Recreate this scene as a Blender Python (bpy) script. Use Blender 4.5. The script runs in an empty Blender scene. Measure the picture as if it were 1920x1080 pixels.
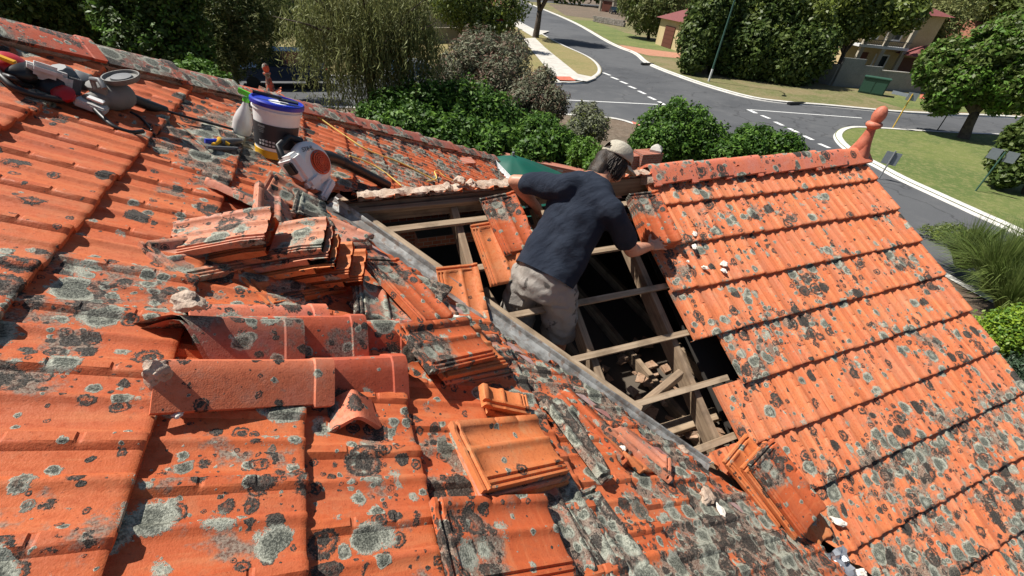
import bpy, bmesh, math, random
import numpy as np
from mathutils import Vector, Matrix, noise
S = bpy.context.scene
COL = S.collection
rnd = random.Random(7)

# ------------------------------------------------------------------ camera
F, CA, CB, CC = 790.34, 53.6288, -4.2399, -21.336          # focal in px of a 1920 wide frame, euler degrees
CP = Vector((-0.12125, -0.12311, 1.25932))
cam_d = bpy.data.cameras.new('camera'); cam = bpy.data.objects.new('camera', cam_d); COL.objects.link(cam)
cam.location = CP; cam.rotation_euler = [math.radians(a) for a in (CA, CB, CC)]
cam_d.sensor_width = 36; cam_d.lens = F / 1920 * 36; cam_d.clip_start = .05; cam_d.clip_end = 3000
S.camera = cam
S.render.resolution_x = 1024; S.render.resolution_y = 576
CR = cam.rotation_euler.to_matrix()
# ------------------------------------------------------------------ light
SUN = Vector((-.49, .43, 1)).normalized()
w = bpy.data.worlds.new('World'); S.world = w; w.use_nodes = True
nt = w.node_tree; bg = nt.nodes['Background']; sky = nt.nodes.new('ShaderNodeTexSky'); sky.sky_type = 'NISHITA'
sky.sun_disc = False; sky.sun_elevation = math.asin(SUN.z); sky.sun_rotation = math.atan2(SUN.x, SUN.y)
nt.links.new(sky.outputs[0], bg.inputs[0]); bg.inputs[1].default_value = .05
sl = bpy.data.lights.new('sun', 'SUN'); sl.energy = 5.0; sl.angle = math.radians(.5); sl.color = (1, .955, .88)
so = bpy.data.objects.new('sun', sl); COL.objects.link(so); so.rotation_euler = SUN.to_track_quat('Z', 'Y').to_euler(); so.location = (-5, 5, 20)
S.view_settings.view_transform = 'Standard'; S.view_settings.look = 'None'; S.view_settings.exposure = .48
S.cycles.max_bounces = 6

# ------------------------------------------------------------------ geometry of the roof (metres)
P = math.radians(29.695); sp, cp, tp = math.sin(P), math.cos(P), math.tan(P)
YR, ZR, XE, A0 = 2.3352, .1224, 4.4596, .2787
E0, YH, XG, TW, G = -1.2009, 4.3264, 2.26, .2067, .33
X0 = -ZR / tp; ZG = -4.4; ZC = -1.12
def V(*a): return Vector(a)
RA, RD, RN = V(0, -1, 0), V(cp, 0, -sp), V(sp, 0, cp)       # main slope: across, down, normal
WA, WD, WN = V(-1, 0, 0), V(0, -cp, -sp), V(0, -sp, cp)     # wing slope
RO, WO = V(0, 0, 0), V(0, YR, ZR)
def ray(px, py): return (CR @ V((px - 960) / F, -(py - 540) / F, -1))
def at(px, py, z=ZG): d = ray(px, py); return CP + d * ((z - CP.z) / d.z)
def far(px, py, depth): return CP + ray(px, py) * depth
def onp(px, py, O, N, h=0): d = ray(px, py); return CP + d * ((N.dot(O + N * h - CP)) / N.dot(d))
def onR(px, py, h=0): return onp(px, py, RO, RN, h)
def onW(px, py, h=0): return onp(px, py, WO, WN, h)
def zat(px, py, xy):                                        # height above the point xy at which it appears at row py
    lo, hi = -8, 30
    for _ in range(50):
        m = (lo + hi) / 2; v = CR.transposed() @ (V(xy[0], xy[1], m) - CP); y = 540 - F * v.y / -v.z
        if y > py: lo = m
        else: hi = m
    return lo

# ------------------------------------------------------------------ node helper and materials
class NT:
    def __init__(s, name):
        s.m = bpy.data.materials.new(name); s.m.use_nodes = True; s.t = s.m.node_tree; s.b = s.t.nodes['Principled BSDF']
    def n(s, ty, ins=None, **kw):
        o = s.t.nodes.new('ShaderNode' + ty)
        for k, v in kw.items(): setattr(o, k, v)
        for k, v in (ins or {}).items(): s.set(o.inputs[k], v)
        return o
    def set(s, i, v):
        if isinstance(v, bpy.types.NodeSocket): s.t.links.new(v, i)
        elif isinstance(v, bpy.types.Node): s.t.links.new(v.outputs[0], i)
        elif isinstance(v, (tuple, list)) and len(v) == 3 and i.type == 'RGBA': i.default_value = (*v, 1)
        else: i.default_value = v
    def math(s, op, a, b=None, c=None, clamp=False):
        o = s.n('Math', operation=op, use_clamp=clamp)
        for k, v in enumerate((a, b, c)):
            if v is not None: s.set(o.inputs[k], v)
        return o.outputs[0]
    def ramp(s, f, lo, hi, a=0., b=1.):
        o = s.n('MapRange', {0: f, 1: lo, 2: hi, 3: a, 4: b}, interpolation_type='SMOOTHSTEP'); return o.outputs[0]
    def mix(s, f, a, b, mode='MIX'):
        o = s.n('Mix', data_type='RGBA', blend_type=mode); s.set(o.inputs[0], f); s.set(o.inputs[6], a); s.set(o.inputs[7], b); return o.outputs[2]
    def noise(s, co, sc, det=3, rough=.55):
        return s.n('TexNoise', {'Vector': co, 'Scale': sc, 'Detail': det, 'Roughness': rough}).outputs[0]
    def out(s, col, rough=.8, bump=None, bs=.3, bd=.01, **kw):
        s.set(s.b.inputs['Base Color'], col); s.set(s.b.inputs['Roughness'], rough)
        if bump is not None:
            bb = s.n('Bump', {'Height': bump, 'Strength': bs, 'Distance': bd}); s.t.links.new(bb.outputs[0], s.b.inputs['Normal'])
        for k, v in kw.items(): s.set(s.b.inputs[k.replace('_', ' ')], v)
        return s.m
def coords(t, rndoff=False):
    c = t.n('TexCoord').outputs['Object']
    if rndoff:
        r = t.n('ObjectInfo').outputs['Random']
        v = t.n('CombineXYZ', {0: t.math('MULTIPLY', r, 37.), 1: t.math('MULTIPLY', r, 91.), 2: t.math('MULTIPLY', r, 53.)})
        a = t.n('VectorMath', operation='ADD'); t.set(a.inputs[0], c); t.set(a.inputs[1], v.outputs[0]); c = a.outputs[0]
    return c
def tile_mat(name, base, dens, island=True, streak=None, off=False, old=0., attr=True, hue=1.):
    t = NT(name); c0 = coords(t, off)
    nz = t.n('TexNoise', {'Vector': c0, 'Scale': 28., 'Detail': 3.}); sub = t.n('VectorMath', operation='SUBTRACT'); t.set(sub.inputs[0], nz.outputs[1]); sub.inputs[1].default_value = (.5, .5, .5)
    scl = t.n('VectorMath', operation='SCALE'); t.set(scl.inputs[0], sub.outputs[0]); scl.inputs[3].default_value = .020
    ad = t.n('VectorMath', operation='ADD'); t.set(ad.inputs[0], c0); t.set(ad.inputs[1], scl.outputs[0]); c = ad.outputs[0]
    rv = t.n('NewGeometry').outputs['Random Per Island'] if island else t.n('ObjectInfo').outputs['Random']
    n1 = t.noise(c0, 5.); n2 = t.noise(c0, 60., 4, .65); n3 = t.noise(c0, 260., 2)
    pink = (base[0] * .93, base[1] * 1.35, base[2] * 2.1); dark = (base[0] * .72, base[1] * .62, base[2] * .6)
    col = t.mix(t.ramp(rv, .0, 1.), base, (base[0] * 1.1, base[1] * 1.25, base[2] * 1.2))
    col = t.mix(t.math('MULTIPLY', t.ramp(n1, .42, .68), .55), col, pink)
    col = t.mix(t.math('MULTIPLY', t.ramp(n2, .45, .72), .65), col, dark)
    col = t.mix(t.math('MULTIPLY', t.ramp(t.noise(c0, 110., 2), .64, .72), .7), col, (base[0] * .4, base[1] * .35, base[2] * .4))
    col = t.mix(t.math('MULTIPLY', t.ramp(n3, .35, .8), .3), col, (base[0] * 1.15, base[1] * 1.6, base[2] * 1.9))
    rv2 = t.math('FRACT', t.math('MULTIPLY', rv, 7.31)); col = t.mix(t.math('MULTIPLY', rv2, .30), col, dark)
    dust = t.math('MULTIPLY', t.ramp(t.noise(c0, 14., 5, .75), .5, .72), .45); col = t.mix(dust, col, (base[0] * .85, base[1] * 1.7, base[2] * 2.6))
    if streak:
        sn = t.noise(t.n('Mapping', {'Vector': c0, 'Scale': streak}).outputs[0], 1., 4, .65)
        col = t.mix(t.math('MULTIPLY', t.ramp(sn, .50, .68), .5), col, (base[0] * 1.12, base[1] * 1.75, base[2] * 2.2)); col = t.mix(t.math('MULTIPLY', t.ramp(sn, .46, .32), .45), col, dark)
    big = t.noise(c0, 2.3, 2)
    if attr: la = t.n('Attribute', attribute_name='lich').outputs['Fac']
    else: la = .45
    D = t.math('MULTIPLY', t.math('ADD', t.ramp(big, .36, .64, .0, 1.15), la), dens)        # ~0..2
    grain = t.noise(c0, 190., 3, .7); rag = t.noise(c0, 70., 3, .7); bump = t.math('ADD', t.math('MULTIPLY', n3, .22), t.math('MULTIPLY', n2, .30))
    fine = t.noise(c0, 480., 2, .6)
    def layer(col, bump, sc, rmax, kinds, salt, thr):
        v = t.n('TexVoronoi', {'Vector': c, 'Scale': sc, 'Randomness': 1.}); sep = t.n('SeparateColor', {0: v.outputs['Color']})
        r, g, b = sep.outputs[0], sep.outputs[1], sep.outputs[2]
        # radius: zero for many cells
        rr = t.math('MULTIPLY', t.ramp(t.math('ADD', t.math('MULTIPLY', r, 1.), t.math('MULTIPLY', D, .55)), thr, thr + .75), rmax)
        d = t.math('ADD', v.outputs['Distance'], t.math('MULTIPLY', t.math('SUBTRACT', rag, .5), .20))
        q = t.math('DIVIDE', d, t.math('MAXIMUM', rr, .001))
        mask = t.ramp(t.math('ADD', q, t.math('MULTIPLY', t.math('SUBTRACT', grain, .5), .7)), .86, .99, 1., 0.)
        # grey crust lichen: pale rim, darker speckled middle
        pale = t.mix(t.ramp(grain, .38, .66), (.045, .05, .04), (.30, .31, .25))
        pale = t.mix(t.math('MULTIPLY', t.ramp(fine, .42, .6), .6), pale, (.085, .09, .072))
        rim = t.mix(t.ramp(grain, .3, .65), (.20, .205, .16), (.54, .55, .45))
        grey = t.mix(t.ramp(q, .55, .88), pale, rim)
        grey = t.mix(t.math('MULTIPLY', t.ramp(b, .6, .7), t.ramp(q, .5, .1)), grey, rim)
        # black lichen: speckled dark ring, browner middle that lets the clay show
        dk = t.mix(t.ramp(grain, .42, .72), (.020, .018, .016), (.13, .115, .095))
        dk = t.mix(t.math('MULTIPLY', t.ramp(fine, .52, .66), .6), dk, (.16, .12, .09))
        mid = t.mix(t.ramp(t.math('ADD', rag, t.math('MULTIPLY', grain, .4)), .62, .74), (.09, .055, .042), col)
        ring = t.math('MULTIPLY', t.ramp(t.math('SINE', t.math('ADD', t.math('MULTIPLY', q, 9.), t.math('MULTIPLY', rag, 4.))), -.3, .5), t.ramp(b, .2, .4))
        black = t.mix(t.math('MULTIPLY', ring, t.ramp(q, .78, .6, 0., 1.)), dk, mid)
        lc = t.mix(t.ramp(g, kinds - .015, kinds + .015), grey, black)
        col = t.mix(mask, col, lc)
        hb = t.math('MULTIPLY', mask, t.math('ADD', t.math('MULTIPLY', grain, 1.6), t.ramp(g, kinds, kinds + .02, .35, 0.)))
        return col, t.math('MAXIMUM', bump, hb)
    # film of grime that follows the density
    film = t.math('MULTIPLY', t.ramp(t.math('ADD', t.noise(c0, 9., 5, .7), t.math('MULTIPLY', D, .22)), .78 - old, .9 - old), .85)
    filmc = t.mix(t.ramp(grain, .35, .62), (.055, .048, .04), (.26, .25, .2))
    col = t.mix(film, col, filmc)
    col, bump = layer(col, bump, 52., .44, .40, 0, .92)
    col, bump = layer(col, bump, 24., .54, .44, 0, .70)
    col, bump = layer(col, bump, 11., .60, .52, 0, .66)
    if hue != 1.: col = t.mix(1., col, (hue, hue, hue), 'MULTIPLY')
    m = t.out(col, t.ramp(n2, .3, .7, .55, .8), bump, .55, .006); t.set(t.b.inputs['Specular IOR Level'], .35)
    return m
def noise_mat(name, a, b, sc=6., rough=.8, sc2=60., bs=.3, bd=.01, c=None, off=False, spec=None, metal=0., stretch=None):
    t = NT(name); co = coords(t, off)
    if stretch: co = t.n('Mapping', {'Vector': co, 'Scale': stretch}).outputs[0]
    n1 = t.noise(co, sc, 5, .6); n2 = t.noise(co, sc2, 4, .6)
    col = t.mix(t.ramp(n1, .35, .65), a, b)
    if c: col = t.mix(t.math('MULTIPLY', t.ramp(n2, .5, .7), .8), col, c)
    else: col = t.mix(t.math('MULTIPLY', t.ramp(n2, .3, .7), .4), col, tuple(x * .6 for x in a))
    kw = {'Metallic': metal}
    m = t.out(col, rough, n2, bs, bd, **kw)
    if spec is not None: t.b.inputs['Specular IOR Level'].default_value = spec
    return m
def leaf_mat(name, a, b, c=None, rough=.45, trans=.35, spec=.4):
    t = NT(name); r = t.n('NewGeometry').outputs['Random Per Island']; r2 = t.math('FRACT', t.math('MULTIPLY', r, 17.3))
    co = coords(t); n1 = t.noise(co, .9, 2)
    col = t.mix(r, a, b); col = t.mix(t.math('MULTIPLY', t.ramp(n1, .4, .65), .5), col, c or b)
    col = t.mix(t.math('MULTIPLY', r2, .35), col, tuple(x * .5 for x in a))
    t.set(t.b.inputs['Base Color'], col); t.b.inputs['Roughness'].default_value = rough; t.b.inputs['Specular IOR Level'].default_value = spec
    tr = t.n('BsdfTranslucent', {'Color': col}); mx = t.n('MixShader', {0: trans * .6}); t.t.links.new(t.b.outputs[0], mx.inputs[1]); t.t.links.new(tr.outputs[0], mx.inputs[2])
    t.t.links.new(mx.outputs[0], t.t.nodes['Material Output'].inputs[0]); return t.m
def wood_mat(name, a, b, rough=.85):
    t = NT(name); co = t.n('TexCoord').outputs['Generated']; ob = coords(t); gm = t.n('NewGeometry').outputs['Random Per Island']
    m = t.n('Attribute', attribute_name='grain').outputs['Vector']
    n1 = t.noise(t.n('Mapping', {'Vector': m, 'Scale': (2., 55., 55.)}).outputs[0], 1., 5, .7); n2 = t.noise(ob, 7., 4)
    col = t.mix(t.ramp(n1, .3, .7), a, b); col = t.mix(t.math('MULTIPLY', t.ramp(n2, .45, .7), .6), col, tuple(x * .45 for x in a))
    return t.out(col, rough, n1, .4, .004)
ORANGE = (.53, .112, .036)
M = {}
M['tile'] = tile_mat('clay_main', ORANGE, 1.0, streak=(3., 30., 8.))
M['tile_wing'] = tile_mat('clay_wing', (.63, .17, .066), .95, streak=(55., 2.5, 2.5))
M['tile_loose'] = tile_mat('clay_loose', (.60, .16, .05), .75, island=False, off=True, attr=False)
M['tile_clean'] = tile_mat('clay_loose_clean', (.62, .175, .055), .35, island=False, off=True, attr=False)
M['tile_old'] = tile_mat('clay_loose_pink', (.56, .20, .11), .8, island=False, off=True, attr=False, old=.06)
M['tile_moss'] = tile_mat('clay_mossy', (.50, .15, .08), 1.5, island=False, off=True, attr=False, old=.14)
M['cap'] = tile_mat('clay_cap', (.52, .10, .045), .85, island=False, off=True, attr=False, old=.05)
M['cap_pink'] = tile_mat('clay_cap_pink', (.66, .17, .09), .75, island=False, off=True, attr=False)
M['cap_old'] = tile_mat('clay_cap_old', (.36, .10, .06), .95, island=False, off=True, attr=False, old=.06)
M['cap_clean'] = tile_mat('clay_cap_clean', (.66, .175, .08), .42, island=False, off=True, attr=False)
M['finial'] = noise_mat('finial_clay', (.46, .125, .07), (.56, .19, .115), 9., .6, 50., .3, .004, (.30, .09, .05))
M['mortar'] = noise_mat('mortar', (.36, .25, .18), (.54, .43, .34), 14., .9, 90., .6, .01, (.20, .15, .11), off=True)
M['mortar_white'] = noise_mat('mortar_white', (.66, .60, .52), (.78, .73, .66), 20., .9, 120., .5, .006, (.45, .38, .32), off=True)
M['wood'] = wood_mat('rafter_wood', (.20, .135, .085), (.36, .26, .17))
M['wood_grey'] = wood_mat('batten_wood', (.30, .21, .13), (.50, .38, .26))
M['metal'] = noise_mat('valley_zinc', (.15, .14, .13), (.44, .44, .42), 9., .55, 30., .3, .006, (.22, .14, .10), metal=.35)
M['rust'] = noise_mat('valley_red', (.34, .12, .10), (.42, .30, .28), 4., .7, 30.)
M['asphalt'] = noise_mat('asphalt', (.062, .066, .072), (.085, .088, .094), .5, .85, 18., .4, .01, (.10, .10, .105))
def asphalt():
    t = NT('worn_asphalt'); co = coords(t); n1 = t.noise(co, .12, 4, .6); n2 = t.noise(co, 1.1, 5, .7); n3 = t.noise(co, 26., 3, .7)
    v = t.n('TexVoronoi', {'Vector': t.n('VectorMath', {0: co, 1: t.n('VectorMath', {0: t.n('TexNoise', {'Vector': co, 'Scale': .8, 'Detail': 4.}).outputs[1], 3: 1.6}, operation='SCALE').outputs[0]}, operation='ADD').outputs[0], 'Scale': .22}, feature='DISTANCE_TO_EDGE')
    col = t.mix(t.ramp(n1, .38, .62), (.058, .061, .067), (.088, .091, .096)); col = t.mix(t.math('MULTIPLY', t.ramp(n2, .5, .72), .45), col, (.13, .13, .13)); col = t.mix(t.math('MULTIPLY', t.ramp(n3, .55, .75), .5), col, (.16, .16, .155))
    col = t.mix(t.math('MULTIPLY', t.ramp(v.outputs[0], .012, .003), .6), col, (.03, .03, .032)); return t.out(col, .85, n3, .5, .01)
M['asphalt'] = asphalt()
M['concrete'] = noise_mat('concrete', (.50, .47, .42), (.62, .59, .53), 1.5, .85, 20., .3, .01)
M['kerb'] = noise_mat('kerb_concrete', (.58, .56, .52), (.70, .68, .63), 2., .85, 20.)
M['paint'] = noise_mat('road_paint', (.75, .75, .73), (.82, .82, .8), 3., .7, 30.)
M['redpave'] = noise_mat('red_paving', (.50, .12, .07), (.56, .17, .10), 3., .85, 30.)
M['brickpave'] = noise_mat('brick_paving', (.42, .19, .11), (.50, .25, .16), 3., .85, 9.)
def grass_mat(name, a, b, c):
    t = NT(name); co = coords(t); n1 = t.noise(co, .35, 5, .65); n2 = t.noise(co, 5., 5, .7); n3 = t.noise(co, 38., 3, .7)
    col = t.mix(t.ramp(n1, .38, .62), a, b); col = t.mix(t.math('MULTIPLY', t.ramp(n2, .45, .65), .7), col, c); col = t.mix(t.ramp(n3, .35, .75, 0., .55), col, tuple(x * .4 for x in a))
    return t.out(col, .9, n3, .6, .04)
M['dry'] = grass_mat('dry_lawn', (.27, .215, .085), (.20, .19, .06), (.33, .27, .12))
M['green'] = grass_mat('green_lawn', (.10, .145, .03), (.16, .19, .045), (.27, .25, .10))
M['verge'] = grass_mat('dry_verge', (.23, .18, .085), (.12, .14, .035), (.28, .23, .13))
M['dirt'] = grass_mat('garden_dirt', (.17, .12, .08), (.12, .09, .06), (.24, .19, .14))
M['cream'] = noise_mat('cream_render', (.55, .42, .22), (.60, .47, .27), 1., .85, 12.)
M['beige'] = noise_mat('beige_render', (.42, .37, .29), (.48, .43, .34), 1., .85, 12.)
M['white'] = noise_mat('white_paint', (.72, .73, .73), (.80, .80, .80), 2., .6, 20.)
M['greywall'] = noise_mat('grey_render', (.22, .23, .225), (.27, .28, .27), .8, .85, 10.)
M['bark'] = noise_mat('bark', (.07, .05, .038), (.13, .10, .075), 5., .9, 30., .8, .02)
M['bark_grey'] = noise_mat('bark_grey', (.16, .14, .12), (.26, .23, .2), 5., .9, 30., .8, .02)
M['stone'] = noise_mat('stone', (.20, .18, .16), (.34, .30, .26), 3., .9, 20., .6, .03)
def brick_mat(name, a, b, sc=4.5):
    t = NT(name); co = coords(t); sx = t.n('SeparateXYZ', {0: co}); u = t.math('ADD', sx.outputs[0], sx.outputs[1]); cv = t.n('CombineXYZ', {0: u, 1: sx.outputs[2], 2: 0.})
    br = t.n('TexBrick', {'Vector': cv, 'Color1': (*a, 1), 'Color2': (*b, 1), 'Mortar': (.35, .31, .27, 1), 'Scale': sc, 'Mortar Size': .02})
    return t.out(br.outputs[0], .85, br.outputs[1], .3, -.01)
M['brick'] = brick_mat('red_brick', (.30, .09, .05), (.38, .14, .09))
def rooftile_mat(name, a, b):
    t = NT(name); co = coords(t); wv = t.n('TexWave', {'Vector': t.n('Mapping', {'Vector': co, 'Scale': (1, 1, 1)}).outputs[0], 'Scale': 3.4, 'Distortion': .3}, bands_direction='Z')
    n = t.noise(co, 9., 4, .7); col = t.mix(t.ramp(n, .3, .7), a, b); col = t.mix(t.ramp(wv.outputs[0], .0, .25, .75, 0.), col, tuple(x * .3 for x in a))
    return t.out(col, .8, wv.outputs[0], .6, .03)
M['roof_red'] = rooftile_mat('far_roof_maroon', (.17, .045, .045), (.25, .075, .07))
M['roof_terra'] = rooftile_mat('far_roof_terracotta', (.34, .12, .07), (.42, .18, .11))
def plain(name, col, rough=.5, metal=0., spec=.5, nz=.25):
    t = NT(name); n = t.noise(coords(t), 18., 4, .6)
    c = t.mix(t.math('MULTIPLY', t.ramp(n, .4, .75), nz), col, tuple(x * .45 + .02 for x in col))
    m = t.out(c, rough, Metallic=metal); t.b.inputs['Specular IOR Level'].default_value = spec; return m
M['blue'] = plain('blue_plastic', (.01, .03, .42), .35); M['whiteplastic'] = plain('white_plastic', (.80, .80, .78), .35, nz=.12)
M['label'] = plain('dark_label', (.025, .025, .03), .5); M['yellow'] = plain('yellow_plastic', (.72, .38, .01), .4)
M['black'] = plain('black_plastic', (.012, .012, .013), .45); M['greypl'] = plain('grey_plastic', (.12, .125, .13), .5)
M['lime'] = plain('lime_plastic', (.12, .60, .03), .35); M['orangepl'] = plain('orange_plastic', (.62, .08, .015), .4)
M['redpl'] = plain('red_plastic', (.42, .01, .012), .4); M['dusty'] = plain('dusty_casing', (.20, .195, .18), .75, nz=.6)
M['dustywhite'] = plain('dusty_white_casing', (.58, .57, .55), .6, nz=.5)
M['clearplastic'] = plain('clear_plastic', (.62, .60, .58), .15); M['teal'] = plain('green_sheet', (.0, .085, .055), .55); M['carblue'] = plain('blue_car_paint', (.012, .035, .085), .25)
M['carwhite'] = plain('white_car_paint', (.62, .65, .68), .3); M['carblack'] = plain('black_car_paint', (.01, .01, .012), .3)
M['glass'] = plain('dark_glass', (.02, .035, .045), .08, spec=.8); M['blueglass'] = plain('sky_painted_glass', (.12, .22, .35), .1)  # blueglass: reflected sky painted in as a blue base colour
M['tyre'] = plain('tyre_rubber', (.015, .015, .015), .8); M['steel'] = plain('galvanised_steel', (.34, .35, .36), .45, .4)
M['signback'] = plain('sign_back', (.25, .28, .30), .5, .3); M['signwhite'] = plain('sign_white', (.75, .75, .75), .5, nz=.05)
M['signred'] = plain('sign_red', (.60, .02, .02), .5, nz=.05); M['polegreen'] = plain('green_pole', (.05, .12, .09), .5); M['yellowpole'] = plain('yellow_pole', (.62, .40, .06), .6)
M['boxgreen'] = plain('box_green', (.03, .09, .06), .5); M['doorbrown'] = plain('door_brown', (.12, .035, .02), .6); M['rope'] = plain('yellow_rope', (.72, .50, .12), .7)
M['leadgrey'] = noise_mat('crumpled_sheet', (.45, .47, .50), (.62, .64, .67), 10., .35, 60., .3, .01, metal=.6)
# cloth, skin
def cloth(name, a, b, patch=None):
    t = NT(name); co = coords(t); n = t.noise(co, 5., 4); n2 = t.noise(co, 300., 2); col = t.mix(t.ramp(n, .35, .65), a, b)
    if patch: col = t.mix(t.ramp(t.noise(co, 12., 3), .60, .66), col, patch)
    return t.out(col, .9, t.math('ADD', t.math('MULTIPLY', n2, .2), t.noise(t.n('Mapping', {'Vector': co, 'Rotation': (.5, .6, .3), 'Scale': (1.6, 5., 2.5)}).outputs[0], 4., 3, .5)), .75, .03, Specular_IOR_Level=.2)
M['navy'] = cloth('navy_cotton', (.017, .023, .038), (.026, .034, .052)); M['khaki'] = cloth('khaki_cotton', (.27, .245, .215), (.36, .33, .295), (.12, .11, .10))
M['capcloth'] = cloth('cap_cotton', (.42, .38, .30), (.50, .46, .37)); M['skin'] = noise_mat('skin', (.50, .23, .14), (.58, .29, .185), 8., .5, 80., .1, .002, (.42, .16, .10))
M['hair'] = noise_mat('hair', (.022, .014, .009), (.06, .038, .022), 30., .5, 200., .8, .005)
M['boot'] = plain('boot_leather', (.16, .10, .05), .7); M['sock'] = plain('sock_wool', (.3, .3, .3), .9)

# ------------------------------------------------------------------ mesh helpers
class MB:
    def __init__(s): s.v = []; s.f = []; s.at = []; s.gr = []
    def add(s, vs, fs, a=None, gr=None):
        o = len(s.v); s.v += [tuple(x) for x in vs]; s.f += [tuple(i + o for i in f) for f in fs]
        s.at += (a if a is not None else [.45] * len(vs)); s.gr += (gr if gr is not None else [(x[0], x[1], x[2]) for x in vs])
        return s
    def box(s, c, d, R=None, jit=0):
        c = Vector(c); R = R or Matrix.Identity(3); vs = []; gr = []
        off = rnd.random() * 20
        for x in (-1, 1):
            for y in (-1, 1):
                for z in (-1, 1):
                    l = V(x * d[0] / 2, y * d[1] / 2, z * d[2] / 2); gr.append((l.x + off, l.y + off, l.z)); vs.append(c + R @ l + V(*[rnd.uniform(-jit, jit) for _ in range(3)]))
        return s.add(vs, [(0, 1, 3, 2), (4, 6, 7, 5), (0, 4, 5, 1), (2, 3, 7, 6), (0, 2, 6, 4), (1, 5, 7, 3)], gr=gr)
    def bar(s, a, b, wd, th, up=(0, 0, 1)):                   # beam between two points
        a, b = Vector(a), Vector(b); x = (b - a); L = x.length; x.normalize(); z = Vector(up); z = (z - x * z.dot(x)).normalized(); y = z.cross(x)
        return s.box((a + b) / 2, (L, wd, th), Matrix((x, y, z)).transposed())
    def tube(s, pts, r, n=8, cap=True):
        pts = [Vector(p) for p in pts]; rs = r if isinstance(r, (list, tuple)) else [r] * len(pts); vs = []; fs = []; up = V(.3, .2, 1)
        for i, p in enumerate(pts):
            t = (pts[min(i + 1, len(pts) - 1)] - pts[max(i - 1, 0)]).normalized(); a = t.cross(up)
            if a.length < .05: a = t.cross(V(1, 0, 0))
            a.normalize(); b = t.cross(a)
            for k in range(n): an = 2 * math.pi * k / n; vs.append(p + (a * math.cos(an) + b * math.sin(an)) * rs[i])
        for i in range(len(pts) - 1):
            for k in range(n): j = (k + 1) % n; fs.append((i * n + k, i * n + j, (i + 1) * n + j, (i + 1) * n + k))
        if cap: fs.append(tuple(range(n))[::-1]); fs.append(tuple((len(pts) - 1) * n + k for k in range(n)))
        return s.add(vs, fs)
    def lathe(s, prof, O=(0, 0, 0), ax=(0, 0, 1), n=24, squash=1.):
        O = Vector(O); ax = Vector(ax).normalized(); a = ax.cross(V(1, 0, 0) if abs(ax.x) < .9 else V(0, 1, 0)).normalized(); b = ax.cross(a); vs = []; fs = []
        for r, z in prof:
            for k in range(n): an = 2 * math.pi * k / n; vs.append(O + ax * z + (a * math.cos(an) + b * math.sin(an) * squash) * r)
        for i in range(len(prof) - 1):
            for k in range(n): j = (k + 1) % n; fs.append((i * n + k, i * n + j, (i + 1) * n + j, (i + 1) * n + k))
        fs.append(tuple(range(n))[::-1]); fs.append(tuple((len(prof) - 1) * n + k for k in range(n)))
        return s.add(vs, fs)
    def poly(s, pts, th=0):                                   # flat polygon, optional thickness downwards
        n = len(pts); pts = [Vector(p) for p in pts]
        if not th: return s.add(pts, [tuple(range(n))])
        lo = [p - V(0, 0, th) for p in pts]
        return s.add(pts + lo, [tuple(range(n)), tuple(range(2 * n - 1, n - 1, -1))] + [(i, i + n, (i + 1) % n + n, (i + 1) % n) for i in range(n)])
    def loft(s, rings):
        n = len(rings[0]); vs = [p for r in rings for p in r]; fs = []
        for i in range(len(rings) - 1):
            for k in range(n): j = (k + 1) % n; fs.append((i * n + k, i * n + j, (i + 1) * n + j, (i + 1) * n + k))
        fs.append(tuple(range(n))[::-1]); fs.append(tuple((len(rings) - 1) * n + k for k in range(n)))
        return s.add(vs, fs)
    def build(s, name, mat, parent=None, smooth=0, bevel=0, fix=True):
        me = bpy.data.meshes.new(name); me.from_pydata(s.v, [], s.f); me.update()
        if len(s.at) == len(s.v):
            at_ = me.attributes.new('lich', 'FLOAT', 'POINT'); at_.data.foreach_set('value', s.at)
            g_ = me.attributes.new('grain', 'FLOAT_VECTOR', 'POINT'); g_.data.foreach_set('vector', np.array(s.gr, dtype=np.float32).ravel())
        if fix:
            bm = bmesh.new(); bm.from_mesh(me); bmesh.ops.recalc_face_normals(bm, faces=bm.faces)
            if bevel: bmesh.ops.bevel(bm, geom=bm.edges[:], offset=bevel, segments=2, affect='EDGES', clamp_overlap=True)
            bm.to_mesh(me); bm.free()
        if smooth:
            me.shade_smooth()
            if smooth < 180: me.set_sharp_from_angle(angle=math.radians(smooth))
        mats = mat if isinstance(mat, (list, tuple)) else [mat]
        for m_ in mats: me.materials.append(M[m_] if isinstance(m_, str) else m_)
        o = bpy.data.objects.new(name, me); COL.objects.link(o)
        if parent: o.parent = parent
        return o
def tag(o, label=None, cat=None, group=None, kind=None):
    if label: o['label'] = label
    if cat: o['category'] = cat
    if group: o['group'] = group
    if kind: o['kind'] = kind
    return o
def thing(name, label, cat, group=None):
    o = bpy.data.objects.new(name, None); COL.objects.link(o); return tag(o, label, cat, group)
def struct(name, mb, mat, **k): return tag(mb.build(name, mat, **k), kind='structure')
def settle(root, loc):                                        # move a root Empty to its base, children stay put
    bpy.context.view_layer.update(); root.location = loc
    for c in root.children: c.matrix_parent_inverse = Matrix.Translation(-Vector(loc))

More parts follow.
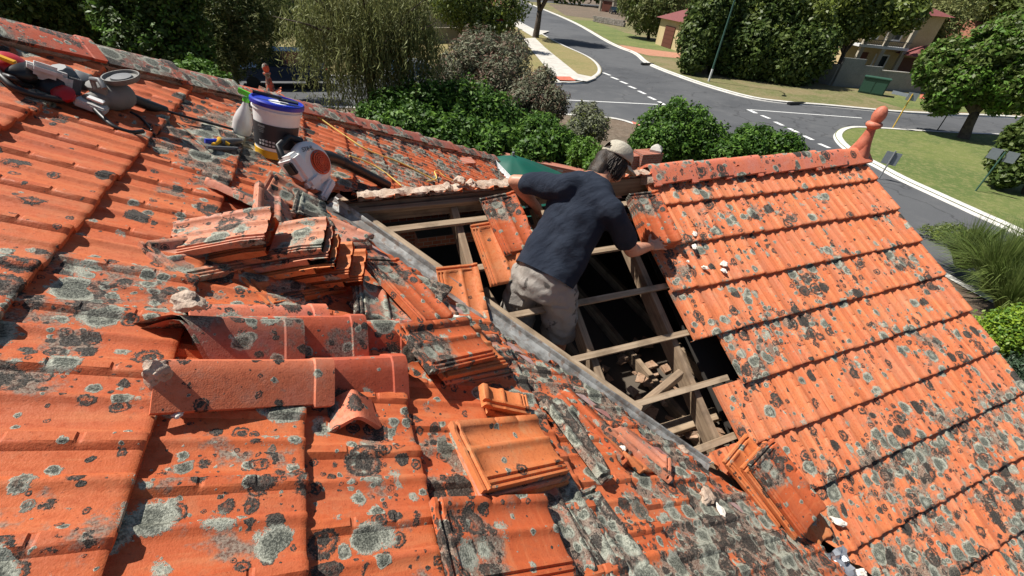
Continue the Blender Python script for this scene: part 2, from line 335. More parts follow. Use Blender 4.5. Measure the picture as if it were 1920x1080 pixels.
# ------------------------------------------------------------------ roof tiles
PROF = [(0, .014), (.003, .0205), (.008, .021), (.024, .0205), (.029, .016), (.038, .006), (.058, .004), (.090, .004), (.097, .010), (.101, .0135), (.107, .0145), (.114, .013), (.121, .007), (.134, .004), (.180, .004), (.190, .007), (.198, .011), (.2067, .012)]
VROW = [-.03, .05, .105, .109, .116, .120, .215, .219, .226, .230, .29, .312, .323, .329, .3325]
def field_tiles(mb, O, A, D, N, a_start, s_bot, count, dens, length=G, jit=1.):
    for i in range(count):
        a0 = a_start + i * TW; jn = rnd.uniform(-.002, .003) * jit; js = rnd.uniform(-.005, .005) * jit; jt = rnd.uniform(-.012, .012) * jit; ja = rnd.uniform(-.001, .001); jr = rnd.uniform(-.006, .006) * jit
        vs = []; at_ = []; nu = len(PROF); chip = rnd.random() < .12; cu = rnd.uniform(.05, .2)
        for v in VROW:
            for (u, h) in PROF:
                hh = h
                if u < .03 and h > .02 and (.107 < v < .118 or .217 < v < .228): hh -= .004
                vv = v; drop = 0
                if v > .325: drop = .003
                if v > .33: drop = .011
                if v > .33 and chip: vv -= .012 * math.exp(-((u - cu) / .02) ** 2)
                n_ = .003 + .027 * max(v, 0) / G + hh - drop + jn + (u - .1) * jt
                p = O + A * (a0 + u + ja + v * jr) + D * (s_bot - G + vv + js) + N * n_
                vs.append(p); at_.append(dens(p))
        for k in range(nu):                                   # riser down to the course below
            p = Vector(vs[(len(VROW) - 1) * nu + k]) - N * (.026) - D * .004; vs.append(p); at_.append(.2)
        rows = len(VROW) + 1; fs = []
        for r in range(rows - 1):
            for k in range(nu - 1): a = r * nu + k; fs.append((a, a + nu, a + nu + 1, a + 1))
        b0 = len(vs)                                          # side skirts so that tile edges have depth
        for k in (0, nu - 1):
            o = len(vs)
            for r in range(rows): vs.append(Vector(vs[r * nu + k]) - N * .02); at_.append(.2)
            for r in range(rows - 1): fs.append((r * nu + k, (r + 1) * nu + k, o + r + 1, o + r))
        mb.add(vs, fs, at_)
def clip(o, planes):                                          # planes: (point, outward normal) cut away the outside
    bm = bmesh.new(); bm.from_mesh(o.data)
    for co, no in planes: bmesh.ops.bisect_plane(bm, geom=bm.verts[:] + bm.edges[:] + bm.faces[:], plane_co=co, plane_no=no, clear_outer=True)
    bm.to_mesh(o.data); bm.free()
def smoothstep(a, b, x): t = min(1, max(0, (x - a) / (b - a))); return t * t * (3 - 2 * t)
def dens_R(p):
    v = .25 + .75 * smoothstep(.45, 1.1, p.x) * smoothstep(1.7, .9, p.y + p.x * .0) + .55 * smoothstep(-.9, -.6, p.x) * smoothstep(-.1, -.4, p.x) * smoothstep(1.7, 2.1, p.y)
    if p.y > 2.6 and p.x > .0: v += .25
    v += .18 * smoothstep(-.3, -.8, p.x) * smoothstep(1.2, .6, p.y)
    return v
def dens_W(p):
    s = (YR - p.y) / cp; return .02 + .50 * smoothstep(.4, 2.8, s) + .12 * smoothstep(4.4, 3.4, p.x) + .35 * smoothstep(2.5, 1.6, p.x) * smoothstep(1.9, 2.4, s)

house = thing('tiled_house', 'orange clay tiled house roof with an opened valley, the worker standing in it', 'house')
def course_R(mb, k, y_hi, y_lo):
    s = E0 / cp + k * G; j = .7753 if k % 2 else .665
    n0 = math.floor((j - y_hi) / TW)                          # first tile index with upper edge above y_hi
    a_start = -(j - n0 * TW); cnt = int((j - n0 * TW - y_lo) / TW) + 1
    field_tiles(mb, RO, RA, RD, RN, a_start, s, cnt, dens_R)
near = MB(); farr = MB(); near2 = MB()
for k in range(-5, 13):
    x = E0 + k * G * cp
    course_R(near if k < 8 else near2, k, YR, -1.3)
    course_R(farr, k, min(YH + x + .3, 7.0), YR + (.0 if x < .2 else x - X0 - .4))
near = near.build('roof_slope', 'tile', house, smooth=34, fix=False)
clip(near, [((X0, YR, 0), (0, 1, 0)), ((X0 - .145, YR, 0), (1, 1, 0))])
near2 = near2.build('roof_slope', 'tile', house, smooth=34, fix=False)
clip(near2, [((X0 - .03, YR, 0), (1, 1, 0))])
farr = farr.build('roof_slope', 'tile', house, smooth=50, fix=False)
clip(farr, [((X0, YR, 0), (0, -1, 0)), ((X0 - .12, YR, 0), (1, -1, 0)), ((0, YH, 0), (-1, 1, 0))])
# wing slope with the opened area
left = {0: 12, 1: 13, 2: 13, 3: 13, 4: 12, 5: 13}
wing = MB()
for k in range(0, 11):
    s = A0 + k * G; vx = X0 + (s - G) * cp
    cnt = left.get(k, int((XE - vx) / TW) + 1)
    off = TW / 2 if k % 2 else 0
    field_tiles(wing, WO, WA, WD, WN, -XE + (off if 0 else 0), s, cnt, dens_W)
wing = wing.build('roof_slope', 'tile_wing', house, smooth=34, fix=False)
clip(wing, [((X0 + .05, YR, 0), (-1, -1, 0))])
# far slope of the wing, and the slope beyond the hip: seen only from the side
back = MB(); BD = V(0, cp, -sp); BN = V(0, sp, cp)
for k in range(0, 9):
    s = A0 + k * G; cnt = int((XE - (X0 + (s - G) * cp)) / TW) + 1
    field_tiles(back, WO, V(1, 0, 0), BD, BN, X0 + (s - G) * cp, s, cnt, dens_W, jit=.6)
back = back.build('roof_slope', 'tile_wing', house, smooth=50, fix=False)
clip(back, [((X0 + .05, YR, 0), (-1, 1, 0)), ((XE, 0, 0), (1, 0, 0))])
hipf = MB(); HO = V(0, YH, 0)
for k in range(-9, 9):
    s = k * G; field_tiles(hipf, HO, V(1, 0, 0), BD, BN, -9.3, s, int((9.3 + s * cp) / TW) + 1, lambda p: .5, jit=.6)
hipf = hipf.build('roof_slope', 'tile', house, smooth=50, fix=False)
clip(hipf, [((0, YH, 0), (1, -1, 0))])
# ---- hip and ridge caps
def cap_mesh(L=.42, hw=.115, drop=.085, mitre=0., collar=.055, th=.014):
    mb = MB(); prof = []
    for k in range(-6, 7):
        u = k / 6; x = hw * u; prof.append((x, -drop * (math.sqrt(u * u + .035) - .187) / .83))
    ys = [0, .004, L * .25, L * .5, L * .7, L - collar - .004, L - collar, L - .006, L]; sc = [.955, .96, .97, .98, .99, 1.0, 1.1, 1.1, 1.07]
    n = len(prof); vs = []; 
    for inner in (0, 1):
        for y, s_ in zip(ys, sc):
            for (x, z) in prof:
                xx, zz = x * s_, z * s_ + (.006 if s_ > 1.05 else 0)
                if inner: xx *= .9; zz -= th
                yy = y
                if mitre and y < .2: yy = y + (1 - y / .2) * abs(x) / hw * mitre
                vs.append((xx, yy, zz))
    R = len(ys); fs = []
    for b, fl in ((0, 0), (R * n, 1)):
        for r in range(R - 1):
            for k in range(n - 1):
                a = b + r * n + k; q = (a, a + 1, a + n + 1, a + n); fs.append(q[::-1] if fl else q)
    for r in range(R - 1):
        for k in (0, n - 1): a = r * n + k; fs.append((a, a + n, a + n + R * n, a + R * n))
    for k in range(n - 1):
        for r in (0, R - 1): a = r * n + k; fs.append((a, a + 1, a + 1 + R * n, a + R * n))
    return mb.add(vs, fs)
def basis(x, y, z): return Matrix((x, y, z)).transposed()
def put_cap(ob, O, Y, up):
    Y = Y.normalized(); up = Vector(up); Z = (up - Y * up.dot(Y)).normalized(); X = Y.cross(Z); ob.matrix_local = Matrix.Translation(O) @ basis(X, Y, Z).to_4x4()
hip_cap = cap_mesh(.42, .14, .085, 0).build('ridge_cap', 'cap_old', house, smooth=40); hip_cap['label'] = 'old dark weathered clay hip cap'
hipdir = V(1, 1, -tp).normalized(); hx0 = -3.1; step = .40
nhip = int((XG - hx0) * V(1, 1, -tp).length / step)
for i in range(nhip + 1):
    o = hip_cap if i == 0 else hip_cap.copy()
    if i: COL.objects.link(o); o.parent = house
    p = V(hx0, YH + hx0, -hx0 * tp) + hipdir * (i * step); t_ = .018 * rnd.uniform(.6, 1.4)
    if i in (3, 4, 5, 6, 9): 
        if i == 3: cleancap = o.data.copy(); cleancap.materials[0] = M['cap']
        o.data = cleancap
    put_cap(o, p + V(0, 0, .105 + rnd.uniform(-.006, .006)), (hipdir + V(0, 0, .045) + V(rnd.uniform(-.02, .02), 0, 0)), (0, 0, 1))
rc = None
xs = [1.99 + i * .345 for i in range(7)]
for i, x in enumerate(xs):
    if rc is None: rc = cap_mesh(.42, .13, .10, 0, th=.02).build('ridge_cap', 'cap_pink', house, smooth=40); o = rc; rc['label'] = 'pinkish clay ridge cap on the wing ridge'
    else: o = rc.copy(); COL.objects.link(o); o.parent = house
    put_cap(o, V(x + .44, YR + rnd.uniform(-.006, .006), ZR + .108 + rnd.uniform(-.004, .004)), V(-1, rnd.uniform(-.02, .02), -.035), (0, 0, 1))
# mortar bedding under caps: lumpy strips
def mortar_strip(a, b, wd, ht, nseg, amp, name='mortar_bed', mat='mortar', par=house):
    a, b = Vector(a), Vector(b); d = (b - a).normalized(); sd = d.cross(V(0, 0, 1)).normalized(); up = sd.cross(d); rings = []
    for i in range(nseg + 1):
        c = a.lerp(b, i / nseg); ring = []
        for k in range(10):
            an = 2 * math.pi * k / 10; q = c + sd * math.cos(an) * wd + up * math.sin(an) * ht
            f = noise.noise(q * 14) * amp + noise.noise(q * 45) * amp * .5; ring.append(q + (sd * math.cos(an) + up * math.sin(an)) * f)
        rings.append(ring)
    mb = MB(); mb.loft(rings); return mb.build(name, mat, par, smooth=35)
h0 = V(hx0, YH + hx0, -hx0 * tp)
mortar_strip(h0 + V(0, 0, .0), V(XG, YH + XG, -XG * tp), .12, .045, 160, .012, mat='mortar')
mortar_strip(V(1.97, YR, ZR + .0), V(XE - .02, YR, ZR + .0), .105, .048, 90, .010, mat='mortar')
mb_far = mortar_strip(V(-.05, YR + .055, ZR + .005), V(1.0, YR + .055, ZR + .015), .055, .026, 170, .020, mat='mortar')
mortar_strip(V(1.0, YR + .055, ZR + .015), V(1.96, YR + .03, ZR + .02), .04, .022, 90, .022, mat='mortar')
# finials
def finial(par, O, sc=1., mat='cap_pink'):
    prof = [(.062, -.02), (.066, .03), (.058, .09), (.045, .15), (.036, .20), (.034, .215), (.058, .232), (.066, .25), (.060, .268), (.042, .277), (.046, .29), (.054, .32), (.053, .35), (.044, .38), (.026, .402), (.006, .411), (.001, .412)]
    mb = MB(); mb.lathe([(r * sc, z * sc) for r, z in prof], O, n=24); o = mb.build('finial', mat, par, smooth=60)
    sk = MB(); Y = V(0, 0, 0); 
    pr = [(.10, -.10), (.098, -.05), (.088, .0), (.068, .05), (.05, .11)]
    rings = []
    for r, z in pr:
        rings.append([Vector(O) + V(math.copysign(abs(math.cos(a)) ** .6, math.cos(a)) * r * .75, math.copysign(abs(math.sin(a)) ** .6, math.sin(a)) * r, z) * sc for a in [2 * math.pi * k / 20 for k in range(20)]])
    sk.loft(rings); sk.build('finial_base', mat, par, smooth=60); return o
finial(house, V(XE - .03, YR, ZR + .06), mat='finial')
# barge / rake edging, gutter, walls
mb = MB(); mb.bar((XE - .01, YR, ZR - .06), V(XE - .01, YR, ZR - .06) + WD * 4.3, .03, .12, WN); mb.bar((XE - .01, YR, ZR - .06), V(XE - .01, YR, ZR - .06) + BD * 3.1, .03, .12, BN); mb.build('barge_board', 'white', house)
gz = -XG * tp; mb = MB()
for off, zz, hh in ((.0, -.03, .10), (.11, -.03, .12)): mb.box((XG + off + .015, 5.5, gz + zz - .02), (.006, 2.7, hh))
mb.box((XG + .07, 5.5, gz - .095), (.12, 2.7, .006)); mb.build('gutter', 'white', house)
mb = MB(); ez = YR - 4.0 * cp
wallz = gz - .1
mb.box(((XE - .5 + X0) / 2 + .6, YR + 2.2, (ZG + wallz) / 2), (3.7, .23, wallz - ZG)); mb.box((XE - .4, YR - .0, (ZG + wallz) / 2 - .1), (.23, 4.9, wallz - ZG - .2))
mb.box((XG - .5, 5.2, (ZG + wallz) / 2), (.23, 2.4, wallz - ZG))
mb.add([(XE - .3, YR - 2.5, wallz), (XE - .3, YR + 2.4, wallz), (XE - .3, YR, ZR - .12)], [(0, 1, 2)]); mb.build('wall', 'brick', house)
mb = MB(); mb.box((-2.9, YH + 1., (ZG + wallz) / 2 + .3), (9, .23, wallz - ZG + .6)); mb.build('wall', 'brick', house)
# ---- roof timbers
def raf(x, s0, s1, dep=.115, wd=.045):
    mb = MB(); o = V(x, YR, ZR) - WN * (.045 + dep / 2); mb.bar(o + WD * s0, o + WD * s1, wd, dep, WN); return mb.build('rafter', 'wood', house, bevel=.002)
for x, s1 in ((-.06, .12), (.52, .9), (1.10, 1.62), (1.69, 2.25), (2.28, 2.9), (2.9, 3.6), (3.5, 4.2), (4.1, 4.3)): raf(x, .03, s1)
def batten(s, x0, x1, wob=0.):
    mb = MB(); o = V(0, YR, ZR) - WN * .0215; mb.bar(o + V(x0, 0, 0) + WD * s, o + V(x1, 0, 0) + WD * (s + wob), .038, .026, WN); return mb.build('batten', 'wood_grey', house, bevel=.0015)
for k, (x0, x1) in enumerate(((-.02, .72), (.27, .60), (.55, 1.80), (.86, 1.86), (1.15, 1.93), (1.43, 1.88))): batten(.205 + k * .332, x0, x1, rnd.uniform(-.01, .01))
mb = MB(); o = V(0, YR, ZR) - WN * .0215; mb.bar(o + V(1.05, 0, 0) + WD * .205, o + V(2.0, 0, 0) + WD * .205, .038, .026, WN); mb.build('batten', 'wood_grey', house, bevel=.0015)
mb = MB(); mb.bar(o + V(1.2, 0, 0) + WD * .54, o + V(1.85, 0, 0) + WD * .54, .038, .026, WN); mb.build('batten', 'wood_grey', house, bevel=.0015)
mb = MB(); mb.bar((-.12, YR, ZR - .065), (2.1, YR, ZR - .065), .03, .13); mb.build('ridge_board', 'wood', house, bevel=.002)
mb = MB(); mb.bar(V(-.12, YR, ZR - .013) + WD * .055, V(1.15, YR, ZR - .013) + WD * .055, .03, .04, WN); mb.build('ridge_batten', 'wood', house, bevel=.002)
# collar ties, struts and ceiling joists far down in the dark
for a, b in (((.60, 1.9, -.35), (1.05, .6, -1.05)), ((.0, 2.1, -.6), (.75, 1.85, -.75)), ((1.05, .95, -.75), (1.62, 1.1, -.62))):
    mb = MB(); mb.bar(a, b, .04, .07); mb.build('strut', 'wood', house, bevel=.002)
for i in range(7):
    mb = MB(); mb.bar((-.4 + i * .45, .12, ZC - .05), (-.4 + i * .45, 3.2, ZC - .05), .045, .10); mb.build('ceiling_joist', 'wood', house)
for i in range(3):
    mb = MB(); mb.bar((.2, .45 + i * .3, ZC + .02), (2.2, .42 + i * .3, ZC + .02), .09, .04); mb.build('ceiling_plank', 'wood_grey', house, bevel=.002)
ds = MB()                                                    # ceiling sheets, shade of the roof space put into their dark colour
ds.box((.9, 2.0, ZC - .13), (5.0, 3.9, .02)); ds.build('ceiling', plain('ceiling_dark', (.10, .08, .06), .95), house)
# added dark sheets under the tiles, blocking light to keep the roof space dark
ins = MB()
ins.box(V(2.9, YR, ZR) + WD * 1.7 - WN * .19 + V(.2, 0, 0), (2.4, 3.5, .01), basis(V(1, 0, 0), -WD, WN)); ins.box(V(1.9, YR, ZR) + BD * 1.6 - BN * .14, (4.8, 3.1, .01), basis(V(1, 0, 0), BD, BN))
ins.build('roof_light_block', plain('light_block_dark', (.03, .025, .02), .95), house)
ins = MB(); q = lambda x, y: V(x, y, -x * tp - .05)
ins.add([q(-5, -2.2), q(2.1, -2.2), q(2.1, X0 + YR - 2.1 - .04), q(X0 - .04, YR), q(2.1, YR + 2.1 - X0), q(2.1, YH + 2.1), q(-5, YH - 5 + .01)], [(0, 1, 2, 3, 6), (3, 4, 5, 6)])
ins.build('roof_light_block', plain('light_block_main', (.03, .025, .02), .95), house)
# ---- valley gutter and boards
vd = V(1, -1, -tp).normalized(); VO = V(X0, YR, ZR); rside = V(-1, 0, tp); 
def rp(t, k, h=0.): # point along valley t (m), k metres up the main slope at right angles to it
    e = RN.cross(vd).normalized(); e = e if e.x < 0 else -e
    return VO + vd * t + e * k + RN * h
def wp(t, k, h=0.):
    e = WN.cross(vd).normalized(); e = e if e.x > 0 else -e
    return VO + vd * t + e * k + WN * h
mb = MB(); n = 34; L = 2.62; rows = [(rp, .20, .016), (rp, .15, .012), (rp, .10, .008), (rp, .03, .002), (rp, .005, .0), (wp, .035, .004), (wp, .05, .02), (wp, .058, .022)]
vs = [f(i * L / n, k, h + rnd.uniform(-.0015, .0015)) for i in range(n + 1) for f, k, h in rows]; m_ = len(rows)
mb.add(vs, [(i * m_ + k, (i + 1) * m_ + k, (i + 1) * m_ + k + 1, i * m_ + k + 1) for i in range(n) for k in range(m_ - 1)]); mb.build('valley_gutter', 'metal', house, smooth=30)
mb = MB(); mb.bar(wp(-.02, .075, -.03), wp(2.15, .075, -.03), .05, .05, WN); mb.build('valley_board', 'wood_grey', house, bevel=.002)
mb = MB(); mb.bar(wp(-.05, .05, -.12), wp(3.3, .05, -.12), .04, .14, WN); mb.build('valley_rafter', 'wood', house)
# red faded strip on the metal
mb = MB(); vs = []
for i in range(31):
    for k in (.150, .198): vs.append(rp(.25 + i * .09, k - (.012 * math.sin(i * 1.3) if k < .2 else 0), .0205))
mb.add(vs, [(i * 2, i * 2 + 1, i * 2 + 3, i * 2 + 2) for i in range(30)]); mb.build('faded_paint_strip', 'rust', house)
# ---- small far gable beyond the hip
GYF = 5.35; GX = .0; 
hipz = lambda x: -x * tp
gm = MB(); gx = at(507, 160, 0).x
def pix(p):
    v = CR.transposed() @ (Vector(p) - CP); return 960 + F * v.x / -v.z, 540 - F * v.y / -v.z
def bis(f, lo, hi, inc=True):
    for _ in range(50):
        m = (lo + hi) / 2
        if (f(m) > 0) == inc: hi = m
        else: lo = m
    return lo
GO = far(507, 163, 7.0) - V(0, 0, .1); gx, gy = GO.x, GO.y; GL = gy - (YH - GO.z / tp) + 1.8
a_ = MB(); b_ = MB()
for k in range(1, 9):
    s = .08 + k * G - .25; ln = GL
    field_tiles(a_, GO, RA, RD, RN, 0, s, int(ln / TW), lambda p: .75)
    field_tiles(b_, GO - V(0, ln, 0), V(0, 1, 0), V(-cp, 0, -sp), V(-sp, 0, cp), 0, s, int(ln / TW), lambda p: .75)
a_ = a_.build('roof_slope', 'tile', house, smooth=50, fix=False); b_ = b_.build('roof_slope', 'tile', house, smooth=50, fix=False)
clip(a_, [((0, YH, -.0), (tp * .0 + 1, -1, 0))]) if False else None
for o in (a_, b_): clip(o, [(V(0, YH, 0), (-0, -sp, -cp))])
for i in range(max(2, int((GL - 1.5) / .36) + 1)):
    o = hip_cap.copy(); COL.objects.link(o); o.parent = house; o.data = hip_cap.data
    put_cap(o, GO + V(0, -i * .36 - .42, .05), V(0, 1, 0.02), (0, 0, 1))
finial(house, GO + V(0, -.03, .07), .95, 'cap')
mb = MB(); mb.bar(GO + V(.0, 0, -.08), GO + V(0, 0, -.08) + RD * 2.6, .03, .12, RN); mb.bar(GO + V(.0, 0, -.08), GO + V(0, 0, -.08) + V(-cp, 0, -sp) * 2.6, .03, .12, (0, 0, 1)); mb.build('barge_board', 'white', house)

# ------------------------------------------------------------------ loose tiles
def loose_mesh(front=.42, broken=None, thick=.013):
    prof = PROF[:-1] + [(.2067, .012), (.209, .004), (.217, .004), (.219, .010), (.226, .010), (.228, .003), (.236, .003), (.238, .010), (.244, .010)]
    vr = [0, .010, .013, .022, .025, .034, .040, .10, .17, .185, .19, .196, .25, .295, .30, .306, .36, front - .012, front - .004, front]
    vs = []; n = len(prof); R = len(vr)
    for v in vr:
        for (u, h) in prof:
            hh = h
            if v < .012 or .024 < v < .035: hh = max(.012, h) if u > .03 else h
            elif v < .024: hh = .003
            if u < .03 and h > .02 and v in (.19, .30): hh -= .005
            if v >= front - .004: hh -= .003
            if v >= front: hh -= .006
            vs.append((u - .122, v - front / 2, hh))
    for v in vr:
        for (u, h) in prof:
            lo = h - thick if h > .006 else h - .012
            if u < .012: lo = -.010
            if u > .237: lo = -.014
            if v < .03: lo = -.008
            if v >= front - .013: lo = -.020
            vs.append((u - .122, v - front / 2, lo))
    fs = []
    for r in range(R - 1):
        for k in range(n - 1):
            a = r * n + k; fs.append((a, a + 1, a + n + 1, a + n)); b = a + R * n; fs.append((b, b + n, b + n + 1, b + 1))
    for r in range(R - 1): fs.append((r * n, (r + 1) * n, (r + 1) * n + R * n, r * n + R * n)); a = r * n + n - 1; fs.append((a, a + R * n, a + n + R * n, a + n))
    for k in range(n - 1): fs.append((k, k + R * n, k + 1 + R * n, k + 1)); a = (R - 1) * n + k; fs.append((a, a + 1, a + 1 + R * n, a + R * n))
    return MB().add(vs, fs)
LM = {}
def loose(label, mat, group=None, broken=None, cat='roof tile', name='roof_tile', shape=.42):
    key = (mat, shape)
    if key not in LM or broken is not None:
        o = loose_mesh(shape).build(name, mat, smooth=48)
        if broken is not None:
            cx = o; bm = bmesh.new(); bm.from_mesh(o.data)
            for co, no in broken:
                r = bmesh.ops.bisect_plane(bm, geom=bm.verts[:] + bm.edges[:] + bm.faces[:], plane_co=co, plane_no=no, clear_outer=True)
                eds = [e for e in r['geom_cut'] if isinstance(e, bmesh.types.BMEdge)]
                try: bmesh.ops.holes_fill(bm, edges=eds, sides=0)
                except Exception: pass
            bm.to_mesh(o.data); bm.free()
        else: LM[key] = o.data
    else:
        o = bpy.data.objects.new(name, LM[key]); COL.objects.link(o)
    return tag(o, label, cat, group)
def pose(o, A, B, C, flip=False, L=.42, W=.244, N=RN, mid=False):
    Y = (B - A).normalized(); X = (C - A); X = (X - Y * X.dot(Y)).normalized(); Z = X.cross(Y); c = (A + B) / 2 + X * W / 2 if mid else A + Y * L / 2 + X * W / 2
    if Z.dot(N) < 0: X, Z = -X, -Z
    if flip: X, Y = -X, -Y
    o.matrix_world = Matrix.Translation(c) @ basis(X, Y, Z).to_4x4(); return o
def T(label, mat, a, ha, b, hb, c, hc, flip=False, on=onR, group=None, broken=None, **k):
    N = RN if on is onR else WN
    return pose(loose(label, mat, group, broken, **k), on(*a, ha), on(*b, hb), on(*c, hc), flip, N=N, mid=broken is None)
gA = 'loose tiles of the leftmost tilted stack'; gB = 'loose tiles of the fanned stack'
# tilted stack on the left: long edges face the viewer
def stack(spec, group):
    for s in spec: T(*s[:8], **{**dict(group=group), **(s[8] if len(s) > 8 else {})})
def TD(label, mat, a, b, c, dz, group):
    a, b, c = V(*a), V(*b), V(*c); o = pose(loose(label, mat, group, shape=.30), a, b, c, L=.30, W=.2); o.matrix_world = Matrix.Translation(RN * dz) @ o.matrix_world @ Matrix.Diagonal((.82, 1, 1, 1))
A1 = ((-.7606, 1.4113, .4059), (-.4675, 1.3708, .4558), (-.7368, 1.6088, .4265)); A2 = ((-.7609, 1.4405, .3416), (-.4739, 1.3792, .4038), (-.7243, 1.6357, .3654))
B1 = ((-.584, 1.4516, .3262), (-.2948, 1.3914, .3789), (-.5481, 1.6466, .3518)); B3 = ((-.5505, 1.4145, .2641), (-.2617, 1.354, .3184), (-.5137, 1.6098, .2865)); B5 = ((-.4595, 1.4531, .173), (-.1715, 1.3823, .2182), (-.4156, 1.6468, .1963))
mixp = lambda p, q, t: tuple(tuple(x + (y - x) * t for x, y in zip(a, b)) for a, b in zip(p, q))
A3 = tuple(tuple(onR(*p, h)) for p, h in (((340, 530), .03), ((462, 505), .03), ((345, 468), .03)))
B6 = tuple(tuple(onR(*p, h)) for p, h in (((500, 574), .02), ((632, 548), .03), ((520, 505), .02)))
for l_, m_, p_ in (('pinkish top tile of the leftmost tilted stack beside the dark gap', 'tile_old', A1), ('second tile under the pinkish top tile of the leftmost tilted stack', 'tile_clean', A2), ('lowest tile of the leftmost tilted stack, mostly in shadow', 'tile_old', A3)): TD(l_, m_, *p_, 0, gA)
for l_, m_, p_ in (('pinkish top tile of the fanned stack right of the tilted stack', 'tile_old', B1), ('second tile from the top of the fanned stack, greyish edge', 'tile_old', mixp(B1, B3, .5)), ('third tile from the top of the fanned stack', 'tile_clean', B3), ('fourth tile from the top of the fanned stack, slid to the right', 'tile_clean', mixp(B3, B5, .5)), ('fifth tile of the fanned stack, the furthest right', 'tile_clean', B5), ('lowest tile of the fanned stack, orange edge over the dark gap', 'tile_clean', B6)): TD(l_, m_, *p_, 0, gB)
gC = 'loose tiles of the middle stack'
stack([('top tile of the middle stack, dark lichen along its rolls', 'tile', (775, 708), .115, (952, 665), .115, (752, 634), .12, dict(flip=False)),
       ('second tile of the middle stack, its end showing on the right', 'tile_clean', (800, 718), .085, (972, 680), .085, (778, 645), .09),
       ('third tile of the middle stack, orange edge', 'tile_old', (808, 726), .06, (978, 690), .06, (785, 655), .065),
       ('fourth tile of the middle stack, weathered pale edge', 'tile_old', (815, 732), .035, (985, 700), .035, (795, 660), .04),
       ('bottom tile of the middle stack, almost hidden', 'tile_clean', (822, 738), .012, (975, 712), .012, (800, 670), .015)], gC)
gD = 'loose tiles of the front stack'
stack([('clean orange top tile of the front stack with one pale round lichen spot', 'tile_clean', (878, 930), .105, (1083, 880), .105, (838, 816), .105),
       ('second tile of the front stack, weathered brown edge', 'tile_old', (884, 945), .08, (1082, 893), .08, (845, 828), .08),
       ('third tile of the front stack', 'tile_clean', (888, 952), .055, (1080, 902), .055, (852, 836), .055),
       ('bottom tile of the front stack, pale orange edge', 'tile_old', (893, 964), .028, (1080, 915), .028, (858, 845), .03)], gD)
T('lichen covered tile lying crosswise below the front stack', 'tile_moss', (1020, 1003), .035, (982, 918), .035, (1118, 985), .035, flip=True)
T('orange tile with black lichen rings at the bottom edge of the photo', 'tile', (842, 1130), .075, (1090, 1080), .075, (820, 1035), .075)
T('grey edged tile half under the tile at the bottom edge', 'tile_moss', (1150, 1120), .03, (1075, 1000), .03, (1210, 1090), .03, flip=True)
T('orange tile with dark lichen stripes lying across the valley edge', 'tile', (772, 590), .12, (688, 500), .13, (836, 568), .10, flip=True)
T('short mossy pink tile standing right of the fanned stack', 'tile_moss', (668, 585), .09, (660, 505), .10, (722, 583), .08, flip=True, broken=[((0, -.02, 0), (.1, -1, 0))])
T('mossy tile lying in front of the shadow under the valley tile', 'tile_moss', (740, 640), .03, (832, 610), .03, (725, 590), .03)
# tiles resting on the battens of the wing
T('upper loose tile beside the worker with a black lichen streak', 'tile', (946, 478), .045, (899, 374), .045, (1012, 456), .045, flip=True, on=onW)
T('lower loose tile beside the worker, partly under its neighbour', 'tile_clean', (920, 534), .018, (882, 425), .018, (975, 515), .018, flip=True, on=onW)
T('single tile between valley edge and rafter with black lichen loops', 'tile_clean', (838, 615), .018, (820, 518), .018, (900, 600), .018, flip=True, on=onW)
gH = 'tiles stacked by the hand of the worker'
for i in range(3):
    T(('topmost tile under the outstretched hand of the worker', 'middle tile of the pile under the outstretched hand', 'lowest tile of the pile under the outstretched hand')[i], 'tile', (1222 - i * 6, 458 + i * 5), .085 - i * .024, (1180 - i * 3, 368 + i * 2), .085 - i * .024, (1284, 444), .085 - i * .024, flip=True, on=onW, group=gH)
gE = 'loose tiles of the right hand stack across the valley'
stack([('upper tile of the right hand stack, thick grey lichen', 'tile', (1507, 1012), .135, (1400, 868), .135, (1560, 990), .13, dict(flip=True, on=onW)),
       ('second tile of the right hand stack, long clean orange side', 'tile_clean', (1495, 1018), .105, (1385, 872), .105, (1555, 1000), .10, dict(flip=True, on=onW)),
       ('third tile of the right hand stack pushed out to the left', 'tile_clean', (1462, 998), .075, (1352, 862), .075, (1530, 985), .07, dict(flip=True, on=onW)),
       ('bottom tile of the right hand stack, its front edge in view', 'tile_clean', (1510, 1050), .04, (1420, 900), .04, (1580, 1020), .035, dict(flip=True, on=onW))], gE)
# broken pieces
def piece(label, mat, a, ha, b, hb, c, hc, br, **k): return T(label, mat, a, ha, b, hb, c, hc, broken=br, name='tile_piece', cat='tile piece', **k)
gP = 'broken tile pieces along the valley'
piece('broken curved pink tile piece behind the tilted stack', 'tile_old', (505, 398), .10, (430, 362), .07, (532, 395), .05, [((0, .05, 0), (.5, 1, 0))], group=gP)
piece('small pink broken piece leaning against its curved neighbour', 'tile_old', (475, 400), .12, (478, 362), .14, (528, 400), .10, [((0, .0, 0), (.2, 1, 0)), ((.03, 0, 0), (1, .2, 0))], group=gP)
piece('long orange piece with black specks, upper one on the valley edge', 'tile', (1170, 870), .035, (990, 690), .04, (1235, 850), .03, [((.045, 0, 0), (1, .05, 0))], group=gP)
piece('orange piece with a lichen clump, second on the valley edge', 'tile_moss', (1130, 905), .05, (1000, 730), .05, (1190, 880), .04, [((.02, 0, 0), (1, -.3, 0))], group=gP)
piece('narrow pointed orange shard below the valley edge', 'tile_clean', (1268, 940), .035, (1180, 868), .035, (1290, 925), .03, [((-.02, 0, 0), (1, .35, 0)), ((0, -.12, 0), (-.8, -1, 0))], group=gP)
piece('pinkish triangular piece beside the foot of the valley gutter', 'tile_old', (1255, 905), .045, (1170, 835), .045, (1310, 880), .04, [((.05, 0, 0), (1, .1, 0)), ((0, .08, 0), (.6, 1, 0))], group=gP)
gQ = 'ribbed tile ends between the stacks'
